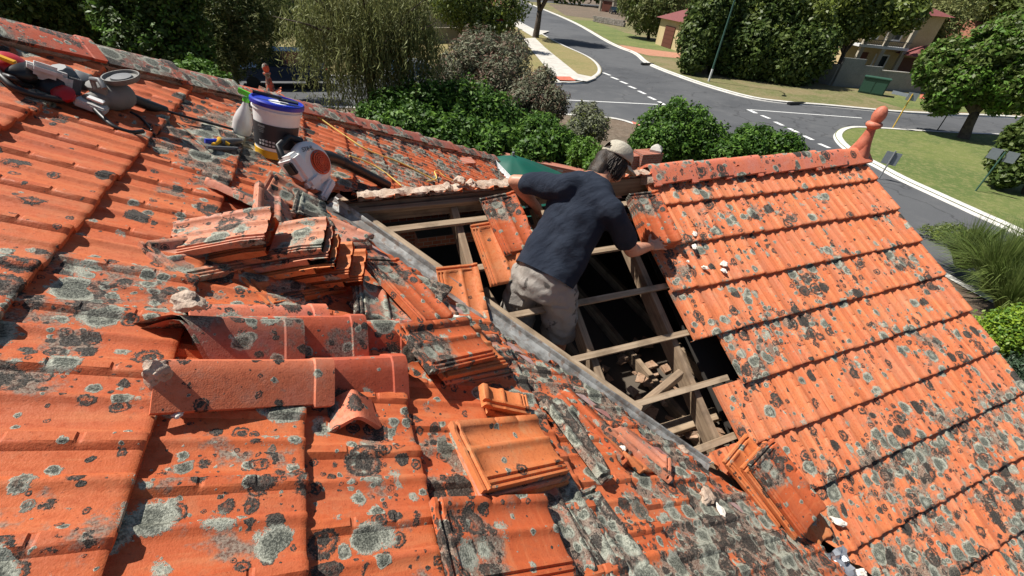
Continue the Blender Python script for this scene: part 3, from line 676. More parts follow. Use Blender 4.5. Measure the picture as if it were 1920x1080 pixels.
piece('upper of two ribbed tile ends between the middle and front stack', 'tile_clean', (905, 762), .07, (900, 728), .09, (1000, 755), .07, [((0, -.12, 0), (0, 1, 0))], group=gQ)
piece('lower of two ribbed tile ends between the middle and front stack', 'tile_clean', (912, 776), .03, (905, 745), .03, (1000, 772), .03, [((0, -.13, 0), (0, 1, 0))], group=gQ)
for i in range(9):                                            # tilted remains beside the valley metal
    t_ = .05 + i * .16; p_ = rp(t_, .27 + rnd.uniform(-.03, .04), .03 + rnd.uniform(0, .03)); o = loose(('cut pink tile corner at the top of the valley gutter', 'greyish broken tile edge beside the upper valley', 'pink cut tile lapping over the valley metal', 'dark cut tile leaning into the valley', 'mossy cut tile above the loose valley tile', 'cut tile under the loose valley tile', 'cut orange tile beside the single wing tile', 'cut tile behind the middle stack', 'mossy cut tile right of the middle stack')[i], ('tile_old', 'tile_moss')[i % 2], gP, [((0, .02 + rnd.uniform(-.05, .05), 0), (rnd.uniform(-.6, .6), 1, 0)), ((.06, 0, 0), (1, rnd.uniform(-.3, .3), 0))], name='tile_piece', cat='tile piece')
    a = rnd.uniform(-.5, .5); X = (RA * math.cos(a) + RD * math.sin(a)); Y = RN.cross(X); R_ = Matrix.Rotation(rnd.uniform(-.22, .22), 3, X) @ Matrix.Rotation(rnd.uniform(-.1, .2), 3, Y)
    o.matrix_world = Matrix.Translation(p_) @ (R_ @ basis(X, Y, RN)).to_4x4()
# ---- loose ridge caps in the pile
def cap_thing(label, mat, A, B, up, sx=1., sz=1., L=.42, mitre=0., group='ridge caps laid in a pile', cut=None, rev=False):
    o = cap_mesh(L, .115 * sx, .10 * sz, mitre).build('ridge_cap', mat, smooth=40); tag(o, label, 'ridge cap', group)
    if cut:
        bm = bmesh.new(); bm.from_mesh(o.data); bmesh.ops.bisect_plane(bm, geom=bm.verts[:] + bm.edges[:] + bm.faces[:], plane_co=cut[0], plane_no=cut[1], clear_outer=True); bm.to_mesh(o.data); bm.free()
    Y = (B - A).normalized(); Z = (Vector(up) - Y * Vector(up).dot(Y)).normalized(); X = Y.cross(Z); o.matrix_world = Matrix.Translation(A) @ basis(X, Y, Z).to_4x4(); return o
def capR(label, mat, a, b, h, hb=None, up=(.25, -.25, 1), **k): return cap_thing(label, mat, onR(*a, h), onR(*b, hb or h), up, **k)
capR('front clean orange ridge cap of the pile with a mortared end', 'cap_clean', (292, 676), (655, 676), .115, .125, up=(.3, .14, 1), sx=.80, sz=.86)
capR('grey lichened ridge cap with a slanting cut end, behind the clean one', 'cap_old', (238, 588), (470, 598), .13, .13, up=(.3, .12, 1), sx=1., sz=1.05, cut=((0, .03, 0), (-.75, -1, 0)) and ((-.02, .09, 0), (.75, -1, 0)))
capR('ridge cap with black lichen ring, right of the slanting one', 'cap', (430, 596), (652, 594), .10, .13, up=(.3, .05, 1), sx=1.08, sz=1.15)
capR('ridge cap end standing behind the right end of the pile', 'cap', (560, 610), (700, 606), .06, .10, up=(.4, -.1, 1), sx=1.05)
capR('ridge cap end poking out right of the clean front cap', 'cap', (520, 680), (700, 672), .08, .10, up=(.4, .05, 1), sx=1.05)
capR('pale mortared cap lying flat behind the lichened one', 'cap_pink', (352, 570), (560, 572), .08, .08, up=(.2, .25, 1), sx=.9, sz=.8)
capR('dark ridge cap buried under the pile', 'cap_old', (430, 640), (700, 650), .03, .05, up=(.5, 0, 1), sx=1.)
cap_thing('short ridge cap offcut with its open end towards the viewer', 'cap_pink', onR(660, 730, .075), onR(668, 768, .075), (.35, -.1, 1), L=.11, sx=.66, sz=.6, group='ridge caps laid in a pile')
# mortar lumps
def lump(label, a, h, r, on=onR, mat='mortar_white', sq=(1, 1, .6), name='mortar_lump'):
    bm = bmesh.new(); bmesh.ops.create_icosphere(bm, subdivisions=3, radius=r); sd = rnd.random() * 50; rot = Matrix.Rotation(rnd.random() * 6, 3, 'Z')
    for v in bm.verts:
        q = v.co / r; f = 1 + .55 * noise.noise(q * 1.3 + V(sd, 0, 0)) + .25 * noise.noise(q * 4 + V(0, sd, 0)); v.co = rot @ V(v.co.x * f * sq[0], v.co.y * f * sq[1], v.co.z * f * sq[2])
    me = bpy.data.meshes.new(name); bm.to_mesh(me); bm.free(); me.shade_smooth(); me.set_sharp_from_angle(angle=math.radians(35)); me.materials.append(M[mat]); o = bpy.data.objects.new(name, me); COL.objects.link(o); o.location = on(*a, h); return tag(o, label, 'mortar lump', 'loose mortar lumps')
lump('dark edged mortar lump on the third wing course', (1303, 438), .045, .022, onW, sq=(.8, 1.2, .6))
lump('pale pointed mortar lump below the dark edged one', (1302, 462), .045, .020, onW, sq=(.7, 1.5, .6))
lump('larger white mortar lump right of the clean tile ends', (1358, 495), .045, .025, onW, sq=(1.2, .9, .6)); lump('flat white mortar lump above the larger one', (1357, 507), .045, .020, onW, sq=(1.2, .8, .5))
lump('tan mortar lump left of the white pair', (1322, 502), .045, .018, onW, sq=(.7, 1.3, .6)); lump('tiny white mortar chip nearest the hand', (1290, 490), .045, .011, onW)
lump('white mortar lump low on the wing beside the right hand stack', (1572, 978), .05, .026, onW, sq=(.8, 1.5, .5))
lump('white mortar lump at the foot of the right hand stack', (1480, 1055), .05, .032, onW, sq=(.7, 1.6, .6))
lump('flat white mortar lump at the bottom edge right of the crumpled sheet', (1610, 1075), .05, .030, onW, sq=(1.6, .7, .4))
lump('pale mortar lump on top of the cut end of the lichened cap', (352, 566), .15, .032, onR, 'mortar', (1.3, .9, .8)); lump('small white mortar chip in the shadow of the front cap', (333, 776), .04, .011, onR)
lump('white mortar chip near the triangular valley piece', (1167, 842), .05, .014, onR); lump('grey mortar lump at the bottom of the valley gutter', (1275, 845), .02, .035, onR, 'mortar', (1.1, .8, .6))
lump('round brown mortar lump filling the end of the front cap', (295, 700), .10, .036, onR, 'mortar', (.6, .8, 1.1))
lump('white mortar scraps on the grey lichened valley tiles', (1352, 957), .04, .022, onR, sq=(1.6, .7, .5)); lump('grey mortar lump above the grey lichened valley tiles', (1325, 930), .04, .035, onR, 'mortar', (1.4, .9, .6))
lump('white mortar heap between single wing tile and middle stack', (855, 600), .03, .035, onR, 'mortar_white', (1.3, .9, .6))
for i, (x_, h_) in enumerate(((.50, .05), (.66, .06), (.58, .09))): lump(('knobbly mortar lump on the uncapped ridge left', 'big mortar lump on the uncapped ridge', 'mortar lump perched on the big one')[i], pix(V(x_, YR + .04, ZR + h_)), 0, .036, lambda a, b, h, P_=V(x_, YR + .04, ZR + h_ - .02): P_, 'mortar', (1.2, .9, .7))
# crumpled metal sheet at the bottom edge
mb = MB(); n = 9; c = onW(1565, 1065, .05); vs = [c + WA * ((i / n - .5) * .20) + WD * ((j / n - .4) * .20) + WN * (.03 * noise.noise(V(i * .7, j * .8, 3)) + .03 * noise.noise(V(i * 1.9, j * 1.7, 9)) + .02) for i in range(n + 1) for j in range(n + 1)]
vs2 = [v - WN * .003 for v in vs]; fs = [(i * (n + 1) + j, (i + 1) * (n + 1) + j, (i + 1) * (n + 1) + j + 1, i * (n + 1) + j + 1) for i in range(n) for j in range(n)]
mb.add(vs, fs); mb.add(vs2, [f[::-1] for f in fs]); tag(mb.build('metal_scrap', 'leadgrey', smooth=25), 'crumpled silvery sheet scrap at the bottom edge of the wing', 'metal scrap')
# rubble on the ceiling
mb = MB()
for i in range(420):
    p = V(rnd.uniform(.2, 2.1), rnd.uniform(-.1, 1.9), ZC + rnd.uniform(-.11, .0)); s_ = rnd.uniform(.02, .085)
    mb.box(p, (s_ * rnd.uniform(.7, 1.6), s_, s_ * .35), Matrix.Rotation(rnd.random() * 6, 3, 'Z') @ Matrix.Rotation(rnd.uniform(-.5, .5), 3, 'X'), jit=s_ * .15)
tag(mb.build('rubble', noise_mat('rubble_clay', (.30, .17, .10), (.42, .28, .19), 12., .95, 60., .5, .01, (.12, .08, .05))), 'brown tile and mortar rubble lying on the ceiling inside the roof', 'rubble', kind='stuff')

# ------------------------------------------------------------------ the worker
def ring(c, ax, rx, ry, side, n=20, p=1.):
    ax = Vector(ax).normalized(); a = (Vector(side) - ax * Vector(side).dot(ax)).normalized(); b = ax.cross(a); R = []
    for k in range(n):
        t = 2 * math.pi * k / n; cx, cy = math.cos(t), math.sin(t); R.append(Vector(c) + a * math.copysign(abs(cx) ** p, cx) * rx + b * math.copysign(abs(cy) ** p, cy) * ry)
    return R
def capsule(mb, a, b, ra, rb, n=14, flat=1., side=None):
    a, b = Vector(a), Vector(b); ax = (b - a).normalized(); side = side or ax.orthogonal(); R = []
    for k in range(5): t = math.pi / 2 * (k + .15) / 5; R.append(ring(a - ax * ra * math.cos(t), ax, ra * math.sin(t), ra * math.sin(t) * flat, side, n))
    R.append(ring(a, ax, ra, ra * flat, side, n)); R.append(ring(a.lerp(b, .5), ax, (ra + rb) / 2, (ra + rb) / 2 * flat, side, n)); R.append(ring(b, ax, rb, rb * flat, side, n))
    for k in range(4, -1, -1): t = math.pi / 2 * (k + .15) / 5; R.append(ring(b + ax * rb * math.cos(t), ax, rb * math.sin(t), rb * math.sin(t) * flat, side, n))
    mb.loft(R)
def chain(mb, pts, rs, **k):
    for i in range(len(pts) - 1): capsule(mb, pts[i], pts[i + 1], rs[i], rs[i + 1], **k)
def ell(mb, c, r, R=None, n=18):
    R = R or Matrix.Identity(3); ax = R.col[2]; rings = []
    for k in range(1, 12): t = math.pi * k / 12; rings.append(ring(Vector(c) - ax * r[2] * math.cos(t), ax, r[0] * math.sin(t), r[1] * math.sin(t), R.col[0], n))
    mb.loft(rings)
def remesh(mb, name, mat, parent, vox, it=3, disp=None, solid=0):
    o = mb.build(name, mat, parent); m = o.modifiers.new('r', 'REMESH'); m.mode = 'VOXEL'; m.voxel_size = vox; m.use_smooth_shade = True
    s_ = o.modifiers.new('s', 'SMOOTH'); s_.iterations = it; s_.factor = .5
    dg = bpy.context.evaluated_depsgraph_get(); me = bpy.data.meshes.new_from_object(o.evaluated_get(dg)); o.modifiers.clear(); o.data = me; me.name = name
    if disp:
        me.update(); no = [v.normal.copy() for v in me.vertices]
        for v, nn in zip(me.vertices, no): v.co += nn * disp(v.co)
    me.shade_smooth(); me.materials.clear(); me.materials.append(M[mat]); return o
J = {}
J['neck'] = at(1120, 332, .34); J['pel'] = at(1022, 516, -.14)
trunk = (J['neck'] - J['pel']).normalized()
J['Ls'] = at(1054, 350, .31); J['Rs'] = at(1146, 398, .23)
sh = (J['Rs'] - J['Ls']).normalized()
J['Le'] = at(965, 340, .27); J['Lh'] = onW(1006, 388, .05)
J['Re'] = at(1184, 470, -.03); J['Rw'] = onW(1218, 462, .135)
hipax = (at(1060, 540, -.17) - at(985, 512, -.17)).normalized()
J['Lp'] = J['pel'] - hipax * .11 - V(0, 0, .03); J['Rp'] = J['pel'] + hipax * .10 - V(0, 0, .03)
J['Lk'] = J['Lp'] + V(-.06, .0, -.45); J['Rk'] = J['Rp'] + V(.06, -.01, -.44)
J['La'] = J['Lk'] + V(-.04, -.02, -.43); J['Ra'] = J['Rk'] + V(-.03, .02, -.42)
DBG = {k: tuple(round(x, 2) for x in v) for k, v in J.items()}
DBG.update(sw=(J['Rs'] - J['Ls']).length, tr=(J['neck'] - J['pel']).length, ua=(J['Rs'] - J['Re']).length, fa=(J['Re'] - J['Rw']).length, lu=(J['Ls'] - J['Le']).length, lf=(J['Le'] - J['Lh']).length)
print('MAN', DBG)
tf = sh.cross(trunk).normalized()                            # normal of the back (towards the viewer) or chest
if tf.dot(CP - J['neck']) < 0: tf = -tf                      # tf points out of the back
hc = J['neck'] + (at(1158, 296, .42) - J['neck']).normalized() * .17
hf = V(.80, -.18, -.57).normalized(); hu = ((hc - J['neck']).normalized() + V(0, 0, .9)).normalized(); hu = (hu - hf * hu.dot(hf)).normalized(); hs = hf.cross(hu)
HR = basis(hs, hf, hu)
b = MB()
# torso core, legs, arms, neck, head
R = []
tl = (J['neck'] - J['pel']).length
for t, rx, ry, off in ((-.16, .09, .07, 0), (-.08, .140, .10, 0), (.05, .145, .10, 0), (.3, .145, .10, 0), (.55, .16, .115, .01), (.8, .17, .11, .015), (.95, .12, .08, .01), (1.02, .06, .05, 0)):
    sd = hipax.lerp(sh, min(1, max(0, t))); R.append(ring(J['pel'].lerp(J['neck'], t) if t >= 0 else J['pel'] + V(0, 0, t * tl), trunk, rx, ry, sd, 24))
b.loft(R)
for s_ in 'LR':
    chain(b, [J[s_ + 'p'], J[s_ + 'p'].lerp(J[s_ + 'k'], .5), J[s_ + 'k']], [.092, .078, .056]); chain(b, [J[s_ + 'k'], J[s_ + 'k'].lerp(J[s_ + 'a'], .3) + V(-.01, -.015, 0), J[s_ + 'a']], [.056, .058, .036])
    capsule(b, J[s_ + 'a'] + V(-.03, -.03, -.045), J[s_ + 'a'] + V(.12, .12, -.06), .04, .032)
chain(b, [J['Ls'], J['Ls'].lerp(J['Le'], .45), J['Le']], [.062, .052, .041]); chain(b, [J['Le'], J['Le'].lerp(J['Lh'], .3), J['Lh']], [.041, .043, .028])
chain(b, [J['Rs'], J['Rs'].lerp(J['Re'], .45), J['Re']], [.062, .052, .042]); chain(b, [J['Re'], J['Re'].lerp(J['Rw'], .3), J['Rw']], [.042, .044, .028])
capsule(b, J['neck'] - trunk * .03, hc - hu * .05, .062, .056)
ell(b, hc, (.074, .094, .10), HR); ell(b, hc + hf * .045 - hu * .055, (.056, .055, .062), HR)
capsule(b, hc + hf * .092 + hu * .005, hc + hf * .112 - hu * .030, .010, .014); capsule(b, hc + hf * .085 - hu * .075, hc + hf * .085 - hu * .075 + hs * .02, .018, .014)
for sg in (-1, 1):
    ell(b, hc + hs * sg * .076 - hu * .012 - hf * .005, (.010, .022, .032), HR, 12); ell(b, hc + hs * sg * .03 + hf * .083 + hu * .018, (.016, .012, .008), HR, 10)
capsule(b, hc + hf * .093 - hu * .052 - hs * .018, hc + hf * .093 - hu * .052 + hs * .018, .008, .008)
def hand(mb, wr, fw, palm_n, thumb_side, curl, spread, sc=1.):
    fw = fw.normalized(); pn = (palm_n - fw * palm_n.dot(fw)).normalized(); sd = fw.cross(pn).normalized() * thumb_side
    pc = wr + fw * .05 * sc; R = []
    for t, wdt, th in ((-.01, .026, .020), (.02, .034, .018), (.055, .042, .015), (.09, .041, .012), (.10, .034, .009)): R.append(ring(wr + fw * t * sc, fw, wdt * sc, th * sc, sd, 14))
    mb.loft(R)
    for i, (o_, ln) in enumerate(((.031, .072), (.010, .080), (-.011, .074), (-.031, .058))):
        p = wr + fw * .090 * sc + sd * o_ * sc; an = spread * (o_ / .03); d = (fw * math.cos(an) + sd * math.sin(an)).normalized(); pts = [p - d * .012]; c_ = curl * (1 + .12 * i)
        for seg, fr in enumerate((.45, .30, .25)):
            d = (d * math.cos(c_) - pn * math.sin(c_)).normalized(); pts.append(pts[-1] + d * (ln * fr + (.012 if seg == 0 else 0)) * sc)
        chain(mb, pts, [.0095, .0088, .0078, .0066], n=10)
    p = wr + fw * .025 * sc + sd * .03 * sc; d = (fw * .65 + sd * .75 - pn * .15).normalized(); p1 = p + d * .045; p2 = p1 + (d + fw * .35).normalized() * .032; chain(mb, [p, p1, p2], [.013, .0105, .0085], n=10)
hf_end = onW(1262, 452, .095)
hand(b, J['Rw'], hf_end - J['Rw'], WN, 1 if (hf_end - J['Rw']).cross(WN).y > 0 else -1, .07, .24)
hand(b, J['Lh'], V(.35, .35, -.75), V(-.5, -.3, .3), 1, .5, .06)
person = remesh(b, 'person', 'skin', None, .0065, 2)
tag(person, 'person in navy shirt, khaki shorts and beige cap bending inside the roof opening', 'person')
# shirt
b = MB(); R = []
for t, rx, ry in ((-.22, .205, .165), (.0, .198, .157), (.15, .190, .142), (.35, .186, .135), (.55, .19, .14), (.75, .195, .132), (.9, .165, .105), (.97, .10, .075), (1.0, .075, .06)):
    sd = hipax.lerp(sh, min(1, max(0, t + .1))); R.append(ring(J['pel'].lerp(J['neck'], t) + tf * .008, trunk, rx, ry, sd, 28))
b.loft(R)
for s_, e_, L_ in (('L', 'Le', .66), ('R', 'Re', .72)):
    s0 = J[s_ + 's']; e0_ = J[e_]; inner = s0.lerp(J['neck'], .45) - trunk * .05; capsule(b, inner, s0, .085, .082); capsule(b, s0, s0.lerp(e0_, L_), .080, .070, n=18)
def folds(c):
    q = c - J['pel']; u = q.dot(trunk); v_ = q.dot(sh); e = (c - (J['Rs'].lerp(J['pel'], .45)))
    f = .014 * noise.noise(V(u * 5 + v_ * 9, v_ * 4 - u * 9, q.z * 3)) + .006 * noise.noise(V(u * 22 + v_ * 10, v_ * 10, q.z * 6))
    f += .007 * math.sin(u * 34 + v_ * 20 + 2 * noise.noise(q * 6)) * smoothstep(.45, .0, u) * .6
    return f
shirt = remesh(b, 'shirt', 'navy', person, .010, 5, folds)
bm = bmesh.new(); bm.from_mesh(shirt.data)                    # open hem, cuffs
bmesh.ops.bisect_plane(bm, geom=bm.verts[:] + bm.edges[:] + bm.faces[:], plane_co=J['pel'] - trunk * .005, plane_no=-trunk, clear_outer=True); bm.to_mesh(shirt.data); bm.free(); shirt.data.shade_smooth()
# shorts
b = MB(); R = []
up_ = trunk
for t, rx, ry in ((-.14, .160, .135), (-.05, .178, .148), (.03, .174, .144), (.07, .165, .135)): R.append(ring(J['pel'] + V(0, 0, t) * .6 + trunk * t * .4, V(0, 0, 1) + trunk * .6, rx, ry, hipax, 26))
b.loft(R)
for s_ in 'LR': chain(b, [J[s_ + 'p'] + V(0, 0, -.03), J[s_ + 'p'].lerp(J[s_ + 'k'], .5), J[s_ + 'p'].lerp(J[s_ + 'k'], .95)], [.118 if s_ == 'L' else .110, .120 if s_ == 'L' else .114, .116], n=20)
sf = lambda c: .008 * noise.noise(c * 11) + .006 * noise.noise(c * 28) + .005 * math.sin((c.z + c.x * .5) * 60 + 3 * noise.noise(c * 8)) * .7
shorts = remesh(b, 'shorts', 'khaki', person, .010, 4, sf)
bm = bmesh.new(); bm.from_mesh(shorts.data); bmesh.ops.bisect_plane(bm, geom=bm.verts[:] + bm.edges[:] + bm.faces[:], plane_co=(0, 0, J['Lk'].z + .07), plane_no=(0, 0, -1), clear_outer=True); bm.to_mesh(shorts.data); bm.free(); shorts.data.shade_smooth()
def pocket(c, nrm, upv, wd, ht, mat='khaki', par=None):
    nrm = nrm.normalized(); u = (upv - nrm * upv.dot(nrm)).normalized(); s_ = u.cross(nrm); m_ = MB(); m_.box(c, (wd, ht, .014), basis(s_, u, nrm)); return m_.build('pocket', mat, par or shorts, bevel=.004, smooth=50)
pocket(J['Lp'] + tf * .0 + (CP - J['Lp']).normalized() * .112 + V(-.05, .0, -.16), (CP - J['Lp']), V(.2, .1, 1), .085, .11)
pocket(J['Rp'] + (CP - J['Rp']).normalized() * .098 + V(.02, -.01, -.10), (CP - J['Rp']) + V(.3, -.3, 0), V(.1, .1, 1), .10, .11)
for s_ in 'LR':
    b = MB(); capsule(b, J[s_ + 'a'] + V(-.05, -.04, -.05), J[s_ + 'a'] + V(.14, .13, -.07), .052, .042); capsule(b, J[s_ + 'a'] + V(0, 0, -.03), J[s_ + 'a'] + V(0, 0, .07), .05, .048); remesh(b, 'boot', 'boot', person, .01, 2)
# hair: shaggy strands over an under-layer
b = MB(); ell(b, hc - hf * .012 - hu * .012, (.084, .098, .100), HR); capsule(b, hc - hf * .06 - hu * .03, J['neck'] - hf * .02 + hu * .02, .062, .048)
bm_ = remesh(b, 'hair', 'hair', person, .007, 2, lambda c: .006 * noise.noise(V(c.x * 30, c.y * 30, c.z * 12)))
bmh = bmesh.new(); bmh.from_mesh(bm_.data)
for co, no in ((hc + hf * .025 - hu * .02, (hf * 1. - hu * .35)),): bmesh.ops.bisect_plane(bmh, geom=bmh.verts[:] + bmh.edges[:] + bmh.faces[:], plane_co=co, plane_no=no, clear_outer=True)
bmh.to_mesh(bm_.data); bmh.free(); bm_.data.shade_smooth()
sm = MB()
for i in range(420):
    a = rnd.uniform(-2.5, 2.5); d0 = (-hf * math.cos(a) + hs * math.sin(a)); p = hc + d0 * .086 - hu * rnd.uniform(-.02, .03); pts = [p]
    for k in range(4): p = p + (-hu * .8 - hf * .28 + V(0, 0, -.25) + V(rnd.uniform(-.35, .35), rnd.uniform(-.35, .35), rnd.uniform(-.2, .2))).normalized() * .026 * rnd.uniform(.6, 1.2); pts.append(p)
    sm.tube(pts, [.0035, .004, .0035, .0025, .0008], 4, False)
sm.build('hair_strands', 'hair', bm_, smooth=180)
# cap: dome with opening at the back, strap, brim over the face
cmb = MB(); cu = (hu - hf * .12).normalized(); cf = (hf - cu * hf.dot(cu)).normalized(); cs = cf.cross(cu); CO = hc + hu * .022; nr, na = 12, 40; vs = []; keep = {}
for r in range(nr + 1):
    ph = math.pi / 2 * r / nr
    for a in range(na):
        th = 2 * math.pi * a / na; k_ = math.cos(ph); vs.append(CO + (cf * math.cos(th) * .108 + cs * math.sin(th) * .090) * k_ ** .8 + cu * (math.sin(ph) * .098 + .0) + (cf * math.cos(th) + cs * math.sin(th)) * .0015 * math.cos(6 * th))
fs = []
for r in range(nr):
    for a in range(na):
        th = 2 * math.pi * (a + .5) / na; back = abs(th - math.pi)
        if 1 <= r <= 4 and back < .52 - .10 * (r - 1): continue
        fs.append((r * na + a, r * na + (a + 1) % na, (r + 1) * na + (a + 1) % na, (r + 1) * na + a))
cmb.add(vs, fs); capo = cmb.build('cap', 'capcloth', person, smooth=180, fix=True)
md = capo.modifiers.new('solid', 'SOLIDIFY'); md.thickness = .003
br = MB(); vs = []
for i in range(13):
    th = -1.15 + 2.3 * i / 12
    for k in range(5): e = k / 4; rr = .104 + .075 * e * math.cos(th * .95) ** .7; vs.append(CO + cf * math.cos(th) * rr * 1.02 + cs * math.sin(th) * (.090 + .004 * e) - cu * (.004 + .022 * e + .018 * math.sin(th) ** 2))
br.add(vs, [(i * 5 + k, i * 5 + k + 1, i * 5 + 5 + k + 1, i * 5 + 5 + k) for i in range(12) for k in range(4)]); bo = br.build('brim', 'capcloth', capo, smooth=180); md = bo.modifiers.new('solid', 'SOLIDIFY'); md.thickness = .004
bt = MB(); bt.lathe([(.008, -.002), (.007, .004), (.001, .006)], CO + cu * .098, cu, 12); bt.build('button', 'capcloth', capo, smooth=60)
# ------------------------------------------------------------------ tools on the main slope
BO = onR(514, 300, 0) + RN * .035; bax = (RN * .5 + V(0, .05, .55)).normalized()
bucket = thing('bucket', 'white plastic bucket with blue lid, dark label and yellow foot beside the spray bottle', 'bucket')
m = MB(); m.lathe([(.125, .05), (.132, .16), (.142, .30), (.150, .302), (.150, .312), (.143, .314), (.143, .335), (.148, .337)], BO, bax, 40); m.build('body', 'whiteplastic', bucket, smooth=35)
m = MB(); m.lathe([(.117, 0), (.124, .002), (.1285, .052), (.124, .053)], BO, bax, 40); m.build('foot', 'yellow', bucket, smooth=35)
m = MB(); m.lathe([(.1303, .075), (.1398, .225)], BO, bax, 60); o = m.build('label', 'label', bucket, smooth=60, fix=False); 
bmx = bmesh.new(); bmx.from_mesh(o.data); bmesh.ops.delete(bmx, geom=[f for f in bmx.faces if len(f.verts) > 4 or (f.calc_center_median() - BO).dot(V(-.35, -.9, 0)) < -.02], context='FACES'); bmx.to_mesh(o.data); bmx.free()
m = MB(); m.lathe([(.144, .330), (.158, .331), (.160, .338), (.160, .356), (.154, .364), (.146, .364), (.143, .352), (.001, .350)], BO, bax, 44); m.build('lid', 'blue', bucket, smooth=35)
m = MB(); m.lathe([(.08, .352), (.078, .356), (.001, .357)], BO + RD * .02, bax, 30); m.build('lid_sticker', 'whiteplastic', bucket, smooth=35)
m = MB()
bs = bax.cross(V(.35, .9, 0)).normalized(); bfw = (V(-.30, -.95, 0) - bax * V(-.30, -.95, 0).dot(bax)).normalized()
for i in range(5):
    for j in range(2): th = (i - 2) * .16 + .1; d = (bfw * math.cos(th) + bs * math.sin(th)); m.box(BO + d * .1345 + bax * (.093 + j * .022), (.014, .003, .012), basis(d.cross(bax), d, bax))
m.build('label_picture', 'dustywhite', bucket)
m = MB()
for i, (wl, zz) in enumerate(((.05, .205), (.035, .190), (.04, .178), (.03, .168))):
    th = .35; d = (bfw * math.cos(th) + bs * math.sin(th)); m.box(BO + d * (.1325 + (zz - .1) * .06 + .002) + bax * zz, (wl, .002, .005 if i else .012), basis(d.cross(bax), d, bax))
m.build('label_lines', 'greypl', bucket)
for c_ in bucket.children: c_.matrix_local = Matrix.Translation(BO) @ Matrix.Scale(.86, 4) @ Matrix.Translation(-BO)
settle(bucket, BO)
ld = (RD - bax * RD.dot(bax)).normalized(); lw = bax.cross(ld); m = MB(); p0 = BO + bax * .318 - ld * .03; m.box(p0 + ld * .085, (.10, .05, .010), basis(ld, lw, bax)); m.tube([p0 - ld * .09 + bax * .012, p0 - ld * .02 + bax * .010, p0 + ld * .05 + bax * .006], [.009, .011, .010], 8)
tag(m.build('scraper', 'black', smooth=40, bevel=0), 'black scraper lying on the blue bucket lid', 'scraper')
SO = onR(449, 259, 0) + RN * .03; sax = (RN + V(-.10, .0, .1)).normalized()
spray = thing('spray_bottle', 'clear spray bottle with a lime green trigger head left of the bucket', 'spray bottle')
m = MB(); m.lathe([(.040, 0), (.048, .004), (.050, .02), (.050, .08), (.040, .12), (.022, .16), (.014, .185), (.014, .198)], SO, sax, 26); m.build('bottle', 'clearplastic', spray, smooth=40)
m = MB(); hO = SO + sax * .198; m.lathe([(.018, -.008), (.019, .014), (.014, .02)], hO, sax, 18); m.box(hO + sax * .038 + RD * -.003, (.085, .024, .026), basis(RD, RA, sax)); m.box(hO + sax * .034 + RD * .045, (.02, .016, .016), basis(RD, RA, sax)); m.build('trigger_head', 'lime', spray, smooth=40, bevel=.003)
m = MB(); m.bar(hO + sax * .03 + RD * .018, hO - sax * .03 + RD * .045, .012, .008, RD); m.build('trigger', 'lime', spray, bevel=.002); settle(spray, SO)
# leaf blower
LB = onR(588, 306, .13); 
blower = thing('leaf_blower', 'white petrol leaf blower with an orange fan guard and black tube, right of the bucket', 'leaf blower')
fa_ = (CP - LB).normalized() * .50 + V(.80, -.20, .25); fa_.normalize()       # axis of the fan
bu = (V(-.35, .1, .8) - fa_ * V(-.35, .1, .8).dot(fa_)).normalized(); bsd = bu.cross(fa_)          # up and side of the casing
m = MB(); m.lathe([(.04, -.085), (.085, -.08), (.118, -.06), (.128, -.03), (.125, .0), (.114, .018), (.080, .030), (.070, .026)], LB, fa_, 40); m.lathe([(.05, -.06), (.10, -.058), (.085, .0), (.05, .005)], LB - bsd * .02 - bu * .08, fa_, 24); m.build('fan_housing', 'whiteplastic', blower, smooth=40)
m = MB()
GC = LB + fa_ * .028 + bsd * .025 - bu * .012
for r in (.020, .032, .044, .056): m.lathe([(r - .0035, -.002), (r - .0035, .006), (r + .0035, .006), (r + .0035, -.002)], GC + fa_ * (.012 - r * .1), fa_, 36)
for k in range(8): an = k * math.pi / 4 + .2; d = bsd * math.cos(an) + bu * math.sin(an); m.bar(GC + d * .012 + fa_ * .012, GC + d * .064 + fa_ * .004, .007, .007, fa_)
m.lathe([(.012, -.002), (.014, .014), (.004, .018)], GC, fa_, 16); m.lathe([(.070, -.014), (.071, .002), (.064, .006), (.062, -.012)], GC, fa_, 36); m.build('fan_guard', 'orangepl', blower, smooth=40)
m = MB(); m.lathe([(.060, -.012), (.058, -.002), (.001, -.002)], GC, fa_, 30); m.build('intake', 'black', blower)
m = MB(); m.box(LB - bsd * .115 + bu * .03 - fa_ * .02, (.09, .17, .13), basis(bsd, bu, fa_)); m.box(LB - bsd * .10 - bu * .065 - fa_ * .01, (.12, .07, .12), basis(bsd, bu, fa_)); m.build('engine_cover', 'whiteplastic', blower, bevel=.02, smooth=40)
m = MB(); m.box(LB - bsd * .165 + bu * .05 + fa_ * .0, (.025, .07, .06), basis(bsd, bu, fa_)); m.build('air_vent', 'black', blower, bevel=.006)
m = MB(); m.tube([LB - bsd * .13 + bu * .10 - fa_ * .05, LB - bsd * .10 + bu * .165 - fa_ * .05, LB - bsd * .0 + bu * .175 - fa_ * .05, LB + bsd * .06 + bu * .12 - fa_ * .05], [.02, .018, .018, .022], 12); m.build('handle', 'black', blower, smooth=60)
m = MB(); m.box(LB - bsd * .05 - bu * .155 + fa_ * .01, (.16, .045, .07), basis((bsd + bu * .25).normalized(), (bu - bsd * .25).normalized(), fa_)); m.build('fuel_tank', 'whiteplastic', blower, bevel=.012, smooth=40)
t0 = LB + bsd * .04 + bu * .08 - fa_ * .04; t1 = onR(642, 304, .12); t2 = onR(728, 348, .05)
